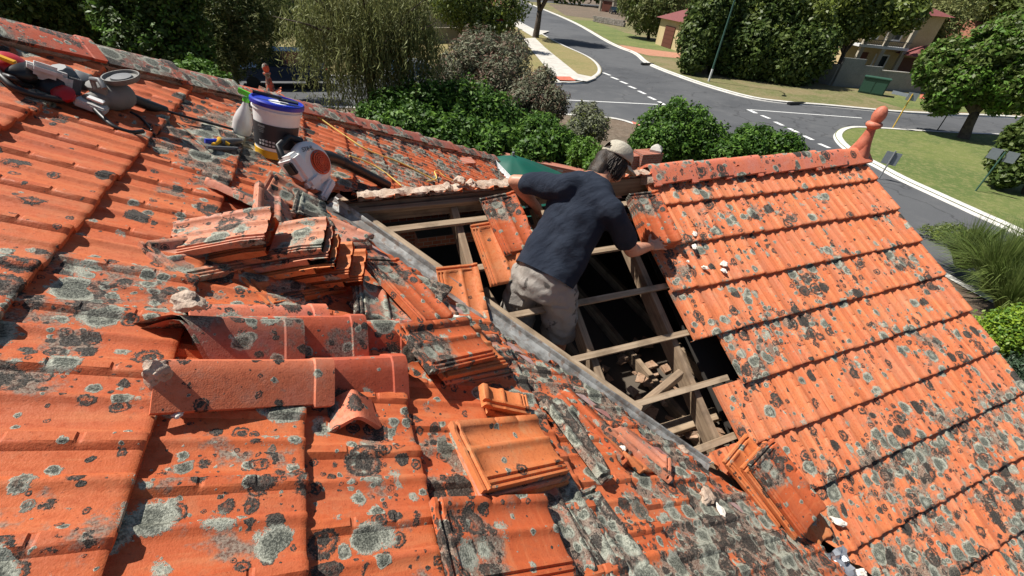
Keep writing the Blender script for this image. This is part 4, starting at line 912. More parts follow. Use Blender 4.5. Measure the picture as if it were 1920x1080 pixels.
m = MB(); m.tube([LB + bu * .07 - fa_ * .05, t1 + (t0 - t1) * .35, t1, t1.lerp(t2, .5), t2], [.048, .042, .036, .034, .033], 16); m.tube([t1 - (t2 - t1) * .04, t1 + (t2 - t1) * .06], [.040, .040], 16); m.build('blower_tube', 'black', blower, smooth=60)
def text(body, size, loc, R, mat, name, parent, ext=.0008):
    cu_ = bpy.data.curves.new(name, 'FONT'); cu_.body = body; cu_.size = size; cu_.extrude = ext; cu_.align_x = 'CENTER'; cu_.align_y = 'CENTER'
    o = bpy.data.objects.new(name, cu_); COL.objects.link(o); o.matrix_world = Matrix.Translation(loc) @ R.to_4x4(); bpy.context.view_layer.update()
    me = bpy.data.meshes.new_from_object(o.evaluated_get(bpy.context.evaluated_depsgraph_get())); me.materials.clear(); me.materials.append(M[mat]); mw = o.matrix_world.copy(); bpy.data.objects.remove(o)
    me.transform(mw); o = bpy.data.objects.new(name, me); COL.objects.link(o); o.parent = parent; return o
tx = (bsd * .96 - bu * .28).normalized(); text('STIHL', .034, LB + bu * .086 + fa_ * .0300 - bsd * .004, basis(tx, fa_.cross(tx), fa_), 'black', 'lettering', blower)
settle(blower, LB)
# petrol tool with round guard and long shaft
K = lambda px, py, h: onR(px, py, h)
pt = thing('power_tool', 'dusty grey and white petrol tool with round guard and long black shaft near the hip', 'power tool')
m = MB(); m.lathe([(.0, -.006), (.062, -.008), (.070, 0), (.072, .016), (.067, .016), (.063, .003), (.02, .003)], K(229, 148, .17), (-.05, -.15, .95), 30); m.build('round_guard', 'dusty', pt, smooth=40)
m = MB(); m.lathe([(.044, .0), (.040, .010), (.001, .012)], K(229, 147, .176), (-.05, -.15, .95), 24); m.build('guard_disc', 'greypl', pt, smooth=40)
m = MB(); a, b2 = K(168, 192, .06), K(236, 176, .09); ax_ = (b2 - a); L_ = ax_.length; m.lathe([(.020, 0), (.034, .004), (.038, L_ * .15), (.036, L_ * .3), (.046, L_ * .36), (.058, L_ * .5), (.062, L_ * .8), (.058, L_ * .92), (.045, L_)], a, ax_, 14); m.lathe([(.03, -.01), (.034, 0), (.034, .05), (.02, .055)], K(190, 176, .09), (0, -.4, 1), 10); m.build('gear_housing', 'dusty', pt, smooth=40)
m = MB(); m.box(K(180, 187, .105), (.05, .006, .035), basis(RD, RN, RA)); m.build('warning_label', 'whiteplastic', pt)
m = MB(); m.tube([K(178, 165, .14), K(172, 148, .18), K(186, 150, .20), K(196, 166, .18)], .010, 8); m.build('loop_handle', 'greypl', pt, smooth=60)
m = MB(); m.box(K(172, 198, .05), (.10, .07, .03), basis(RD, RA, RN)); m.build('foot_plate', 'dustywhite', pt, bevel=.006)
eR = basis(RD, -RA, RN) @ Matrix.Rotation(.35, 3, 'Z') @ Matrix.Rotation(-.3, 3, 'X')
m = MB(); m.box(K(86, 142, .085), (.15, .12, .07), eR); m.box(K(84, 132, .12), (.10, .08, .05), eR); m.build('engine_cover', 'dustywhite', pt, bevel=.018, smooth=40)
m = MB(); m.box(K(90, 152, .05), (.16, .13, .03), eR); [m.box(K(128 + i_ * 4, 158 + i_, .075), (.006, .09, .07), eR) for i_ in range(6)]; m.build('cooling_fins', 'greypl', pt, bevel=.003)
m = MB(); m.lathe([(.045, 0), (.05, .015), (.05, .05), (.035, .065), (.015, .07)], K(104, 172, .04), (.1, -.6, .8), 22); m.build('recoil_starter', 'black', pt, smooth=40)
m = MB(); m.lathe([(.034, 0), (.038, .02), (.01, .035)], K(122, 180, .06), (.2, -.6, .8), 20); m.build('red_cap', 'redpl', pt, smooth=40)
m = MB(); m.lathe([(.042, 0), (.048, .015), (.048, .06), (.03, .08)], K(130, 160, .05), (.0, -.3, 1), 8); m.lathe([(.034, 0), (.04, .015), (.04, .05), (.024, .06)], K(152, 162, .06), (.3, -.3, 1), 8); m.build('cylinder_block', 'greypl', pt, smooth=40)
m = MB(); m.tube([K(236, 182, .09), K(275, 196, .06), K(310, 208, .045)], [.028, .026, .024], 12); m.build('shaft', 'black', pt, smooth=60); settle(pt, K(160, 190, 0))
gl = thing('knee_pad', 'black and red rounded pad with a yellow tag at the left edge of the photo', 'knee pad')
m = MB(); ell(m, K(40, 134, .08), (.060, .075, .04), basis(RD, RA, RN)); remesh(m, 'shell', 'black', gl, .006, 2); m = MB(); ell(m, K(16, 124, .08), (.06, .075, .05), basis(RD, RA, RN)); remesh(m, 'padding', 'redpl', gl, .006, 2)
m = MB(); m.box(K(8, 110, .13), (.06, .03, .012), basis(RD, RA, RN)); m.build('tag', 'yellow', gl, bevel=.003); settle(gl, K(25, 140, 0))
def cord(label, pts, r, mat, cat, name, h=.05, n=8):
    P_ = [K(x, y, hh if hh else h) for x, y, hh in pts]; Q = []
    for i in range(len(P_) - 1):
        p0, p1, p2, p3 = P_[max(i - 1, 0)], P_[i], P_[i + 1], P_[min(i + 2, len(P_) - 1)]
        for k in range(n): t = k / n; Q.append(.5 * ((2 * p1) + (p2 - p0) * t + (2 * p0 - 5 * p1 + 4 * p2 - p3) * t * t + (3 * p1 - p0 - 3 * p2 + p3) * t ** 3))
    Q.append(P_[-1]); m = MB(); m.tube(Q, r, 8); return tag(m.build(name, mat, smooth=60), label, cat)
cord('thin black cable from the tool shaft to the spray bottle', [(306, 206, .045), (345, 218, .045), (390, 230, .05), (440, 243, .045)], .007, 'black', 'cable', 'cable')
cord('black harness strap looping over the tiles at the left edge', [(-10, 128, .08), (10, 150, .07), (30, 166, .06), (70, 180, .055), (110, 187, .05), (125, 187, .05)], .013, 'black', 'strap', 'harness_strap')
cord('second harness strap lying beside the knee pad', [(-5, 138, .06), (22, 146, .09), (40, 158, .06), (56, 162, .05)], .010, 'black', 'strap', 'harness_strap')
cord('narrow dark strap curling below the tool towards the second course', [(178, 205, .05), (195, 222, .05), (215, 238, .045), (245, 248, .045), (268, 246, .05)], .010, 'black', 'strap', 'strap')
cord('thin cord curving from the strap to the snips', [(245, 210, .05), (265, 222, .05), (285, 245, .045)], .006, 'black', 'cord', 'cord')
cord('fine brown string ending at the snips', [(333, 232, .045), (352, 246, .045), (372, 262, .045), (388, 275, .045)], .003, 'wood', 'string', 'string')
cord('yellow rope running over the far tiles behind the blower', [(562, 206, .05), (590, 216, .05), (640, 250, .045), (690, 282, .045), (750, 305, .045), (820, 340, .04)], .007, 'rope', 'rope', 'rope')
cord('second yellow rope line below the first on the far tiles', [(655, 292, .045), (690, 305, .045), (720, 322, .045), (752, 348, .04)], .006, 'rope', 'rope', 'rope')
cord('small yellow rope loop near the uncapped ridge', [(800, 340, .04), (818, 335, .05), (815, 322, .06), (822, 322, .06), (838, 334, .05), (860, 342, .04)], .006, 'rope', 'rope', 'rope')
sn = thing('pliers', 'pair of snips with blue and yellow grips lying on the tiles', 'pliers')
m = MB(); m.tube([K(384, 264, .05), K(398, 266, .055), K(412, 264, .05)], [.012, .015, .012], 10); m.build('blue_grip', 'blue', sn, smooth=60)
m = MB(); m.tube([K(400, 272, .05), K(412, 262, .055), K(430, 272, .05)], [.010, .016, .010], 10); m.build('yellow_grip', 'yellow', sn, smooth=60)
m = MB(); m.tube([K(412, 266, .05), K(432, 266, .05), K(452, 264, .048)], [.018, .022, .012], 10); m.tube([K(388, 276, .045), K(410, 278, .045), K(445, 279, .045)], [.008, .012, .010], 8); m.build('jaws', 'greypl', sn, smooth=60); settle(sn, K(415, 270, 0))

#@@ENV
# ------------------------------------------------------------------ ground, roads, verges
mb = MB(); mb.poly([(-400, -400, ZG - .02), (1200, -400, ZG - .02), (1200, 1200, ZG - .02), (-400, 1200, ZG - .02)]); struct('ground', mb, 'dirt')
def smooth_line(px, n=6):
    P_ = [at(x, y) for x, y in px]; Q = []
    for i in range(len(P_) - 1):
        p0, p1, p2, p3 = P_[max(i - 1, 0)], P_[i], P_[i + 1], P_[min(i + 2, len(P_) - 1)]
        for k in range(n): t = k / n; Q.append(.5 * ((2 * p1) + (p2 - p0) * t + (2 * p0 - 5 * p1 + 4 * p2 - p3) * t * t + (3 * p1 - p0 - 3 * p2 + p3) * t ** 3))
    Q.append(P_[-1]); return Q
LA = smooth_line([(975, 6), (957, 30), (975, 42), (1003, 57), (1050, 83), (1100, 106), (1122, 122), (1127, 138), (1110, 151), (1085, 157), (1045, 158), (1000, 157), (960, 156), (900, 154), (760, 149), (520, 145), (300, 145)])
LB_ = smooth_line([(981, 3), (1063, 37), (1140, 80), (1187, 100), (1213, 120), (1280, 147), (1347, 169), (1413, 186), (1480, 195), (1547, 200), (1680, 212), (1780, 217), (1920, 223), (2300, 250)])
LC = smooth_line([(2300, 275), (1920, 256), (1760, 249), (1633, 241), (1585, 241), (1565, 252), (1570, 268), (1597, 290), (1637, 311), (1687, 338), (1760, 372), (1827, 403), (1920, 447), (2200, 600)])
LD = smooth_line([(300, 195), (700, 205), (1000, 214), (1140, 223), (1197, 237)]); 
LDx = [LD[-1], V(16.2, 16.6, ZG), V(16.3, 13.5, ZG), V(15.6, 9, ZG), V(14.6, 3.5, ZG), V(13.5, -6, ZG)]
road = [p for p in LA] + LD[0:1] + LD[1:] + LDx[1:] + [V(19, -6, ZG)] + LC[::-1] + LB_[::-1]
mb = MB(); xs_ = [p.x for p in road]
mb.poly([(-40, -60, ZG - .012), (140, -60, ZG - .012), (140, 160, ZG - .012), (-40, 160, ZG - .012)]); struct('road', mb, 'asphalt')
def verge(name, pts, mat, z=.10):
    m = MB(); pts = [V(p[0], p[1], ZG + z) for p in pts]
    bm = bmesh.new(); vs = [bm.verts.new(p) for p in pts]; f = bm.faces.new(vs); bmesh.ops.triangulate(bm, faces=[f]); me = bpy.data.meshes.new(name); bm.to_mesh(me); bm.free()
    me.materials.append(M[mat]); o = bpy.data.objects.new(name, me); COL.objects.link(o); return tag(o, kind='structure')
def kerb(line, side, name='kerb', wd=.32, mat='kerb'):
    m = MB(); vs = []
    for i, p in enumerate(line):
        t = (line[min(i + 1, len(line) - 1)] - line[max(i - 1, 0)]).normalized(); s_ = V(-t.y, t.x, 0) * side
        for o_, z in ((-.04, -.02), (0.02, .09), (.10, .135), (wd, .125)): vs.append(p + s_ * o_ + V(0, 0, z))
    m.add(vs, [(i * 4 + k, i * 4 + 4 + k, i * 4 + 5 + k, i * 4 + 1 + k) for i in range(len(line) - 1) for k in range(3)]); struct(name, m, mat, smooth=60)
# A: far left verge between the side street and the main road
far_left = [V(-40, 160, 0), V(60, 160, 0)] + LA + [V(-40, LA[-1].y, 0)]
verge('lawn_verge', [V(p.x, p.y, 0) for p in far_left], 'dry'); kerb(LA, -1)
far_right = LB_ + [V(139, -20, 0), V(139, 159, 0)]; verge('verge', far_right, 'verge'); kerb(LB_, 1)
isl = LC + [V(60, -50, 0), V(130, 0, 0)]; verge('lawn_island', isl, 'green'); kerb(LC, 1)
near_v = LD + LDx[1:] + [V(13.5, -50, 0), V(-39, -50, 0), V(-39, LD[0].y, 0)]; verge('garden_bed', near_v, 'dirt'); kerb(LD + LDx[1:], -1)
def strip(name, px, mat, z, th=0):
    m = MB(); m.poly([V(at(x, y).x, at(x, y).y, ZG + z) for x, y in px]); struct(name, m, mat)
strip('footpath', [(978, 74), (1003, 73), (1022, 92), (1083, 142), (1118, 149), (1100, 156), (1052, 158), (1038, 148)], 'concrete', .128)
strip('driveway', [(952, 33), (1000, 57), (1030, 60), (1000, 72), (965, 50), (940, 56), (930, 38)], 'concrete', .126)
strip('red_paving', [(1040, 147), (1068, 147), (1079, 155), (1049, 154)], 'redpave', .134)
strip('kerb_ramp', [(1038, 147), (1052, 158), (1100, 156), (1084, 150), (1078, 157), (1045, 156)], 'kerb', .130)
strip('brick_path', [(1160, 86), (1200, 92), (1290, 104), (1330, 112), (1330, 120), (1290, 113), (1215, 106), (1180, 97)], 'brickpave', .112)
strip('gravel_drive', [(1028, 8), (1130, 12), (1190, 30), (1180, 42), (1110, 36), (1060, 30)], 'dirt', .108)
strip('green_grass', [(1068, 38), (1110, 40), (1170, 62), (1240, 80), (1275, 98), (1225, 96), (1150, 82), (1110, 58)], 'green', .106)
strip('green_grass', [(1640, 190), (1730, 172), (1900, 190), (1920, 215), (1780, 212), (1690, 206)], 'green', .106)
strip('red_paving', [(1725, 178), (1745, 180), (1760, 186), (1752, 190), (1722, 187)], 'redpave', .118)
strip('red_paving', [(1183, 232), (1196, 236), (1200, 241), (1186, 237)], 'redpave', .134)
# painted markings
def line_mark(a, b, wd=.14):
    a, b = at(*a), at(*b); d = (b - a).normalized(); s_ = V(-d.y, d.x, 0) * wd / 2; m = MB(); z = V(0, 0, -.006); m.poly([a + s_ + z, b + s_ + z, b - s_ + z, a - s_ + z]); return m
def dashes(pts, wd=.26):
    m = MB()
    for a, b in pts:
        q = line_mark(a, b, wd); m.add(q.v, q.f)
    struct('road_marking', m, 'paint')
dashes([((1131, 136), (1144, 141)), ((1146, 144), (1159, 149)), ((1163, 152), (1176, 157)), ((1179, 161), (1192, 166)), ((1197, 170), (1210, 176)), ((1216, 181), (1229, 187)), ((1235, 190), (1246, 196))])
dashes([((1428, 216), (1443, 222)), ((1453, 228), (1468, 235)), ((1479, 240), (1496, 248)), ((1507, 254), (1524, 262)), ((1536, 269), (1555, 277)), ((1568, 283), (1582, 289))])
m = line_mark((1060, 187), (1243, 196)); m2 = line_mark((1403, 205), (1616, 221)); m.add(m2.v, m2.f); m3 = line_mark((1403, 205), (1418, 212), .3); m.add(m3.v, m3.f); struct('road_marking', m, 'paint')
mb = MB(); mb.box(at(1213, 122) + V(0, .0, .10), (1.3, .25, .16)); struct('drain_inlet', mb, 'black'); mb = MB(); mb.box(at(1492, 196) + V(0, .0, .08), (1.5, .25, .16)); struct('drain_inlet', mb, 'black')

# ------------------------------------------------------------------ foliage
NR = np.random.default_rng(5)
def blobs_points(blobs, n, shell=.55, gap=.0, gs=1.):
    C_ = np.array([list(b[0]) for b in blobs]); Rr = np.array([b[1] if isinstance(b[1], (tuple, list)) else (b[1],) * 3 for b in blobs]); vol = Rr.prod(1) ** .75; idx = NR.choice(len(blobs), n, p=vol / vol.sum())
    d = NR.normal(size=(n, 3)); d /= np.linalg.norm(d, axis=1)[:, None]; r = NR.random(n) ** shell
    # lumpy radius
    ph = NR.random((len(blobs), 6)) * 6.28; k = ph[idx]
    lump_ = 1 + .13 * np.sin(d[:, 0] * 7 + k[:, 0]) * np.sin(d[:, 1] * 6 + k[:, 1]) + .10 * np.sin(d[:, 2] * 9 + k[:, 2]) * np.sin(d[:, 0] * 11 + k[:, 3]) + .06 * np.sin(d[:, 1] * 19 + k[:, 4]) * np.sin(d[:, 2] * 17 + k[:, 5])
    p = C_[idx] + d * Rr[idx] * (r * lump_)[:, None]
    if gap:
        f = np.sin(p[:, 0] * 2.3 * gs + 1) * np.sin(p[:, 1] * 2.1 * gs + 2) * np.sin(p[:, 2] * 2.6 * gs) + .5 * np.sin(p[:, 0] * 5.1 * gs) * np.sin(p[:, 1] * 4.7 * gs + p[:, 2] * 4 * gs)
        kp = f > (gap - 1); p, d = p[kp], d[kp]
    return p, d
def cards(name, mat, parent, p, d, size, asp=2., up=.5, droop=0., var=.4):
    n = len(p); a = NR.normal(size=(n, 3)); nrm = d * .8 + a * .7 + np.array([0, 0, up]); nrm /= np.linalg.norm(nrm, axis=1)[:, None]
    t = NR.normal(size=(n, 3)) + np.array([0, 0, -droop]); t -= nrm * (t * nrm).sum(1)[:, None]; t /= np.linalg.norm(t, axis=1)[:, None] + 1e-9; b = np.cross(nrm, t)
    s_ = size * (1 + NR.uniform(-var, var, n))[:, None]; L_ = t * s_; W_ = b * s_ / asp
    q = np.stack([p - L_, p + W_ - L_ * .1 + nrm * s_ * .15, p + L_, p - W_ - L_ * .1 + nrm * s_ * .15], 1).reshape(-1, 3)
    me = bpy.data.meshes.new(name); me.vertices.add(4 * n); me.loops.add(4 * n); me.polygons.add(n); me.vertices.foreach_set('co', q.astype(np.float32).ravel()); me.loops.foreach_set('vertex_index', np.arange(4 * n, dtype=np.int32)); me.polygons.foreach_set('loop_start', np.arange(0, 4 * n, 4, dtype=np.int32)); me.update(calc_edges=True); me.validate()
    me.materials.append(M[mat]); o = bpy.data.objects.new(name, me); COL.objects.link(o); o.parent = parent; return o
M['leaf_dark'] = leaf_mat('hedge_leaf', (.032, .085, .012), (.075, .16, .024), (.055, .12, .018), .5, .35, .2)
M['leaf_gloss'] = leaf_mat('glossy_leaf', (.07, .16, .02), (.15, .27, .04), None, .5, .4, .2)
M['leaf_mid'] = leaf_mat('tree_leaf', (.08, .12, .025), (.16, .22, .045), (.12, .15, .035), .5, .45)
M['leaf_deep'] = leaf_mat('deep_leaf', (.042, .075, .018), (.095, .145, .03), None, .5, .4, .2)
M['leaf_yel'] = leaf_mat('yellow_green_leaf', (.13, .17, .025), (.24, .30, .05), (.18, .21, .04), .5, .5)
M['leaf_grey'] = leaf_mat('grey_leaf', (.15, .17, .10), (.26, .28, .19), (.22, .21, .13), .6, .3, .2)
M['leaf_weep'] = leaf_mat('weeping_leaf', (.16, .19, .06), (.30, .32, .12), (.22, .22, .09), .6, .4, .2)
M['leaf_red'] = leaf_mat('reddish_leaf', (.16, .085, .06), (.24, .15, .11), (.10, .10, .06), .6, .2, .2)
M['leaf_lime'] = leaf_mat('lime_leaf', (.17, .27, .02), (.32, .45, .04), None, .45, .5)
M['leaf_blue'] = leaf_mat('blue_green_leaf', (.03, .065, .035), (.06, .10, .05), None, .55, .2)
M['grass_blade'] = leaf_mat('long_grass', (.10, .16, .03), (.22, .27, .08), (.14, .19, .05), .4, .4)
M['twig'] = noise_mat('twig', (.16, .13, .10), (.26, .22, .18), 5., .9)
def limbs(parent, base, targets, r0, mat='bark', name='trunk', fork=.45, lean=None):
    m = MB(); base = Vector(base); top = sum((Vector(t) for t in targets), V(0, 0, 0)) / len(targets); fk = base.lerp(V(base.x + (top.x - base.x) * .4, base.y + (top.y - base.y) * .4, top.z), fork)
    m.tube([base - V(0, 0, .2), base + V(0, 0, .15), base.lerp(fk, .5) + V(rnd.uniform(-.1, .1), rnd.uniform(-.1, .1), 0), fk], [r0 * 1.35, r0, r0 * .82, r0 * .7], 10); tr = m.build(name, mat, parent, smooth=180)
    m = MB()
    for t in targets:
        t = Vector(t); mid = fk.lerp(t, .5) + V(rnd.uniform(-.3, .3), rnd.uniform(-.3, .3), (t - fk).length * .12); m.tube([fk - V(0, 0, .1), fk.lerp(mid, .5), mid, t], [r0 * .55, r0 * .4, r0 * .28, r0 * .08], 7)
        for k in range(3): e = t + V(rnd.uniform(-1, 1), rnd.uniform(-1, 1), rnd.uniform(-.2, .7)) * (t - fk).length * .35; m.tube([mid, mid.lerp(e, .5) + V(0, 0, .1), e], [r0 * .2, r0 * .12, r0 * .04], 5)
    m.build('branch', mat, parent, smooth=180); return fk
def bl(px, py, dep, rpx, sq=(1, 1, 1)): r = rpx / F * dep; return (far(px, py, dep), (r * sq[0], r * sq[1], r * sq[2]))
def reseat(blobs, base):                                      # slide crowns along their direction so that they stand over their trunk
    hd = V(base[0] - CP.x, base[1] - CP.y, 0).length; hs_ = [V(b[0].x - CP.x, b[0].y - CP.y, 0).length for b in blobs]; mh = sum(hs_) / len(hs_); out = []
    for b, h in zip(blobs, hs_): k = hd / h * (1 + .35 * (h / mh - 1)); out.append((CP + (b[0] - CP) * k, tuple(x * k for x in b[1])))
    return out
def plant(name, label, cat, blobs, n, size, mat, base=None, trunk=.08, group=None, bark='bark', shell=.4, gap=.0, gs=1., asp=2., extra=None, up=.5, droop=0.):
    had = base is not None and name != 'street_tree'; c = sum((Vector(b[0]) for b in blobs), V(0, 0, 0)) / len(blobs); base = Vector(base) if base is not None else V(c.x, c.y, ZG + .1)
    if had: blobs = reseat(blobs, base)
    r = thing(name, label, cat, group); p, d = blobs_points(blobs, n, shell, gap, gs); ok = p[:, 2] > ZG + .12; cards('crown', mat, r, p[ok], d[ok], size, asp, up, droop)
    if extra: 
        p, d = blobs_points(blobs, extra[1], .12, gap, gs); ok = p[:, 2] > ZG + .15; cards('blossom' if extra[0] == 'leaf_red' else 'young_leaves', extra[0], r, p[ok] , d[ok], size * extra[2], asp, up, droop)
    limbs(r, base, [b[0] for b in blobs[:6]], trunk, bark); settle(r, base); return r
# hedges and shrubs round the house
plant('hedge', 'long glossy dark green hedge behind the far tiled slope', 'hedge', [bl(740, 235, 13.5, 62, (1.2, 1, 1)), bl(800, 215, 14, 62, (1.2, 1, 1)), bl(870, 215, 14.5, 62, (1.2, 1, 1)), bl(925, 235, 14.5, 58), bl(780, 270, 13, 70, (1.3, 1, 1)), bl(860, 275, 13, 62), bl(930, 290, 12.5, 55)], 34000, .075, 'leaf_dark', extra=('leaf_gloss', 9000, 1.05))
plant('shrub', 'rounded dark green shrub right of the long hedge, next to the green cover', 'shrub', [bl(1010, 265, 13, 50), bl(1045, 285, 12.5, 45), bl(1000, 300, 12, 42)], 12000, .065, 'leaf_dark', extra=('leaf_gloss', 3500, 1.))
plant('shrub', 'low bright green shrub just left of the cap of the worker', 'shrub', [bl(1095, 290, 11.5, 32), bl(1120, 310, 11, 26)], 5000, .05, 'leaf_gloss')
plant('topiary_shrub', 'larger clipped glossy green shrub behind the wing ridge, right of the brick pillar', 'shrub', [bl(1262, 262, 11.5, 68), bl(1215, 285, 11.3, 45), bl(1310, 275, 11.3, 52)], 17000, .05, 'leaf_dark', extra=('leaf_gloss', 7000, 1.), shell=.25, group=None)
plant('topiary_shrub', 'lower clipped glossy green shrub between the larger one and the finial', 'shrub', [bl(1405, 285, 11, 48), bl(1460, 292, 10.8, 42), bl(1365, 300, 10.8, 40)], 13000, .048, 'leaf_dark', extra=('leaf_gloss', 5000, 1.), shell=.25)
plant('bottlebrush_shrub', 'large grey green shrub with reddish tips, left of the footpath', 'shrub', [bl(890, 135, 20, 62), bl(850, 150, 19, 50), bl(950, 130, 20, 48), bl(900, 95, 21, 42), bl(960, 90, 21, 30), bl(930, 160, 19, 50)], 15000, .12, 'leaf_grey', asp=4., gap=.55, extra=('leaf_red', 5000, .9), bark='bark_grey', trunk=.10)
plant('bottlebrush_shrub', 'smaller grey shrub with pinkish tips in front of the footpath corner', 'shrub', [bl(1000, 180, 18, 42), bl(1035, 195, 17.5, 34), bl(975, 205, 17.5, 36), bl(1020, 150, 18.5, 24)], 8000, .10, 'leaf_grey', asp=4., gap=.5, extra=('leaf_red', 2600, .9), bark='bark_grey', trunk=.07)
plant('saltbush', 'small pale grey green bush at the near kerb by the brick wall', 'bush', [bl(1098, 225, 16.5, 32), bl(1120, 240, 16, 26), bl(1080, 245, 16, 24)], 7000, .07, 'leaf_grey', asp=3., gap=.4, extra=('leaf_yel', 900, .8), bark='bark_grey', trunk=.05)
plant('bush', 'silver bush in the shade between the hedge and the pale bush', 'bush', [bl(1065, 262, 14.5, 22)], 2600, .06, 'leaf_grey', asp=3., trunk=.03)
# left background
plant('tree', 'tall dark green tree behind the hip caps at the left edge', 'tree', [bl(60, 40, 13, 75), bl(150, 60, 14, 70), bl(20, 0, 12, 60), bl(120, -20, 13, 80), bl(210, 30, 14.5, 60)], 30000, .09, 'leaf_mid', gap=.52, gs=1.3, base=at(120, 200), trunk=.16, extra=('leaf_deep', 22000, 1.1))
plant('tree', 'dense green tree between the left tree and the weeping tree', 'tree', [bl(270, 90, 14, 62), bl(330, 60, 15, 60), bl(250, 20, 15, 70), bl(350, 130, 14, 52), bl(300, -20, 15, 70)], 28000, .085, 'leaf_deep', gap=.5, gs=1.3, base=at(300, 230), trunk=.15, extra=('leaf_gloss', 6000, 1.))
plant('lemon_tree', 'bright green tree seen low behind the hip left of the far finial', 'tree', [bl(375, 150, 12.5, 38), bl(410, 165, 12.5, 30), bl(345, 150, 12.5, 30)], 7000, .07, 'leaf_gloss', trunk=.05)
plant('tree', 'grey green feathery tree left of the weeping tree', 'tree', [bl(450, 60, 16, 62), bl(420, 10, 16, 60), bl(490, 20, 17, 55), bl(410, 110, 15, 45)], 22000, .10, 'leaf_weep', asp=5., gap=.55, gs=1.6, base=at(450, 190), trunk=.10, extra=('leaf_deep', 9000, 1.), bark='bark_grey')
def weeping(label, tops, n, base, mat='leaf_weep', seg=7, ln=(.8, 2.3), trunk=.2, dep=15):
    tops = reseat(tops, base)
    r = thing('weeping_tree', label, 'tree'); p, d = blobs_points(tops, n, .35, .45, 1.4); P_ = []; D_ = []
    for k in range(len(p)):
        L_ = NR.uniform(*ln); q = p[k].copy(); dr = np.array([d[k][0] * .35, d[k][1] * .35, -.6]) + NR.normal(size=3) * .12
        for j in range(int(L_ / .11)):
            dr = dr * .93 + np.array([NR.normal() * .03, NR.normal() * .03, -.09]); q = q + dr / np.linalg.norm(dr) * .11; P_.append(q + NR.normal(size=3) * .02); D_.append([NR.normal() * .3, NR.normal() * .3, .1])
    cards('crown', mat, r, np.array(P_), np.array(D_), .085, 6.5, .0, 5.); tg = [V(*t[0]) for t in tops]; limbs(r, base, tg, trunk, 'bark'); settle(r, base)
    m = MB()
    for k in range(90): q = Vector(p[k * 3]); m.tube([q + V(0, 0, .5), q + V(rnd.uniform(-.2, .2), rnd.uniform(-.2, .2), -.4), q + V(rnd.uniform(-.4, .4), rnd.uniform(-.4, .4), -1.5)], [.018, .012, .004], 4, False)
    m.build('twigs', 'twig', r); return r
wb = at(708, 235)
plant('tree', 'large mid green tree filling the skyline behind the left edge', 'tree', [bl(60, -20, 24, 95), bl(180, -20, 24, 95), bl(120, 60, 23, 70), bl(10, 60, 22, 70)], 22000, .15, 'leaf_mid', gap=.48, base=at(110, 110), trunk=.2, extra=('leaf_deep', 9000, 1.))
plant('tree', 'large grey green tree behind the dense tree on the skyline', 'tree', [bl(320, -10, 25, 95), bl(430, -30, 26, 90), bl(380, 50, 25, 60), bl(290, 60, 24, 60)], 22000, .14, 'leaf_mid', gap=.48, base=at(350, 110), trunk=.2, extra=('leaf_weep', 9000, 1.))
plant('tree', 'bare twigged grey tree behind the left part of the weeping tree', 'tree', [bl(540, -10, 27, 75), bl(620, -20, 27, 75), bl(500, 30, 26, 45)], 14000, .15, 'leaf_grey', gap=.5, base=at(560, 95), trunk=.18, extra=('leaf_weep', 6000, 1.), asp=4., bark='bark_grey')
plant('tree', 'green tree on the skyline right of the weeping tree', 'tree', [bl(760, -15, 40, 60), bl(830, -20, 40, 55), bl(700, -20, 40, 60)], 12000, .2, 'leaf_mid', gap=.3, base=at(780, 60), trunk=.2, extra=('leaf_yel', 3000, 1.))
weeping('tall weeping tree with drooping grey green foliage behind the far finial', [bl(650, -10, 15, 62), bl(720, -20, 15, 75), bl(770, 30, 15, 50), bl(600, 0, 15, 45), bl(690, 60, 14.5, 55), bl(640, 110, 14.2, 34), bl(790, 70, 14.5, 36), bl(560, 40, 15, 36), bl(730, 100, 14.2, 34)], 2500, far(700, 215, 14.5), trunk=.22)
plant('tree', 'pale leafy tree top in front of the fence pillars', 'tree', [bl(880, 10, 30, 48), bl(930, 25, 30, 42), bl(965, 10, 30, 30), bl(945, 50, 29, 24), bl(850, -10, 30, 50), bl(905, 55, 29, 30)], 12000, .14, 'leaf_mid', gap=.45, base=at(880, 90), trunk=.12, extra=('leaf_yel', 3000, 1.))
# street tree at the corner
tb = at(1004, 72); cz = tb.z + 5.2
plant('street_tree', 'street tree with a dark forked trunk on the grass corner by the road', 'tree', [((tb.x - 1.0, tb.y - 1, cz + .6), (2.3, 2.3, 1.3)), ((tb.x + 2.2, tb.y - 1.0, cz + .9), (2.4, 2.0, 1.2)), ((tb.x + .5, tb.y + 1.6, cz + 1.4), (2.4, 2.2, 1.4)), ((tb.x + 1.5, tb.y - 2.5, cz + 1.2), (2.0, 1.8, 1.1))], 9000, .17, 'leaf_gloss', base=tb, trunk=.42, gap=.3)
# across the road
def big_tree(label, blobs, base, n, size, mats, tr=.25, gap=.45, gs=.8, **k): return plant('tree', label, 'tree', blobs, n, size, mats[0], base=base, trunk=tr, gap=gap, gs=gs, extra=(mats[1], n // 3, 1.) if len(mats) > 1 else None, group='big trees across the road', **k)
big_tree('broad dark bushy tree right of the lamp post, touching the verge', [bl(1400, 95, 37, 62), bl(1460, 110, 37, 58), bl(1345, 90, 37, 48), bl(1510, 100, 38, 52), bl(1430, 40, 39, 60), bl(1380, 130, 36, 35), bl(1480, 140, 36, 38)], at(1430, 150), 36000, .18, ('leaf_deep', 'leaf_mid'), gap=.2)
big_tree('yellow green tree top above the broad dark tree', [bl(1400, 30, 41, 48), bl(1470, 15, 42, 50), bl(1450, 70, 38, 34), bl(1380, 70, 38, 26), bl(1520, 40, 41, 38)], at(1450, 150), 14000, .17, ('leaf_yel', 'leaf_mid'))
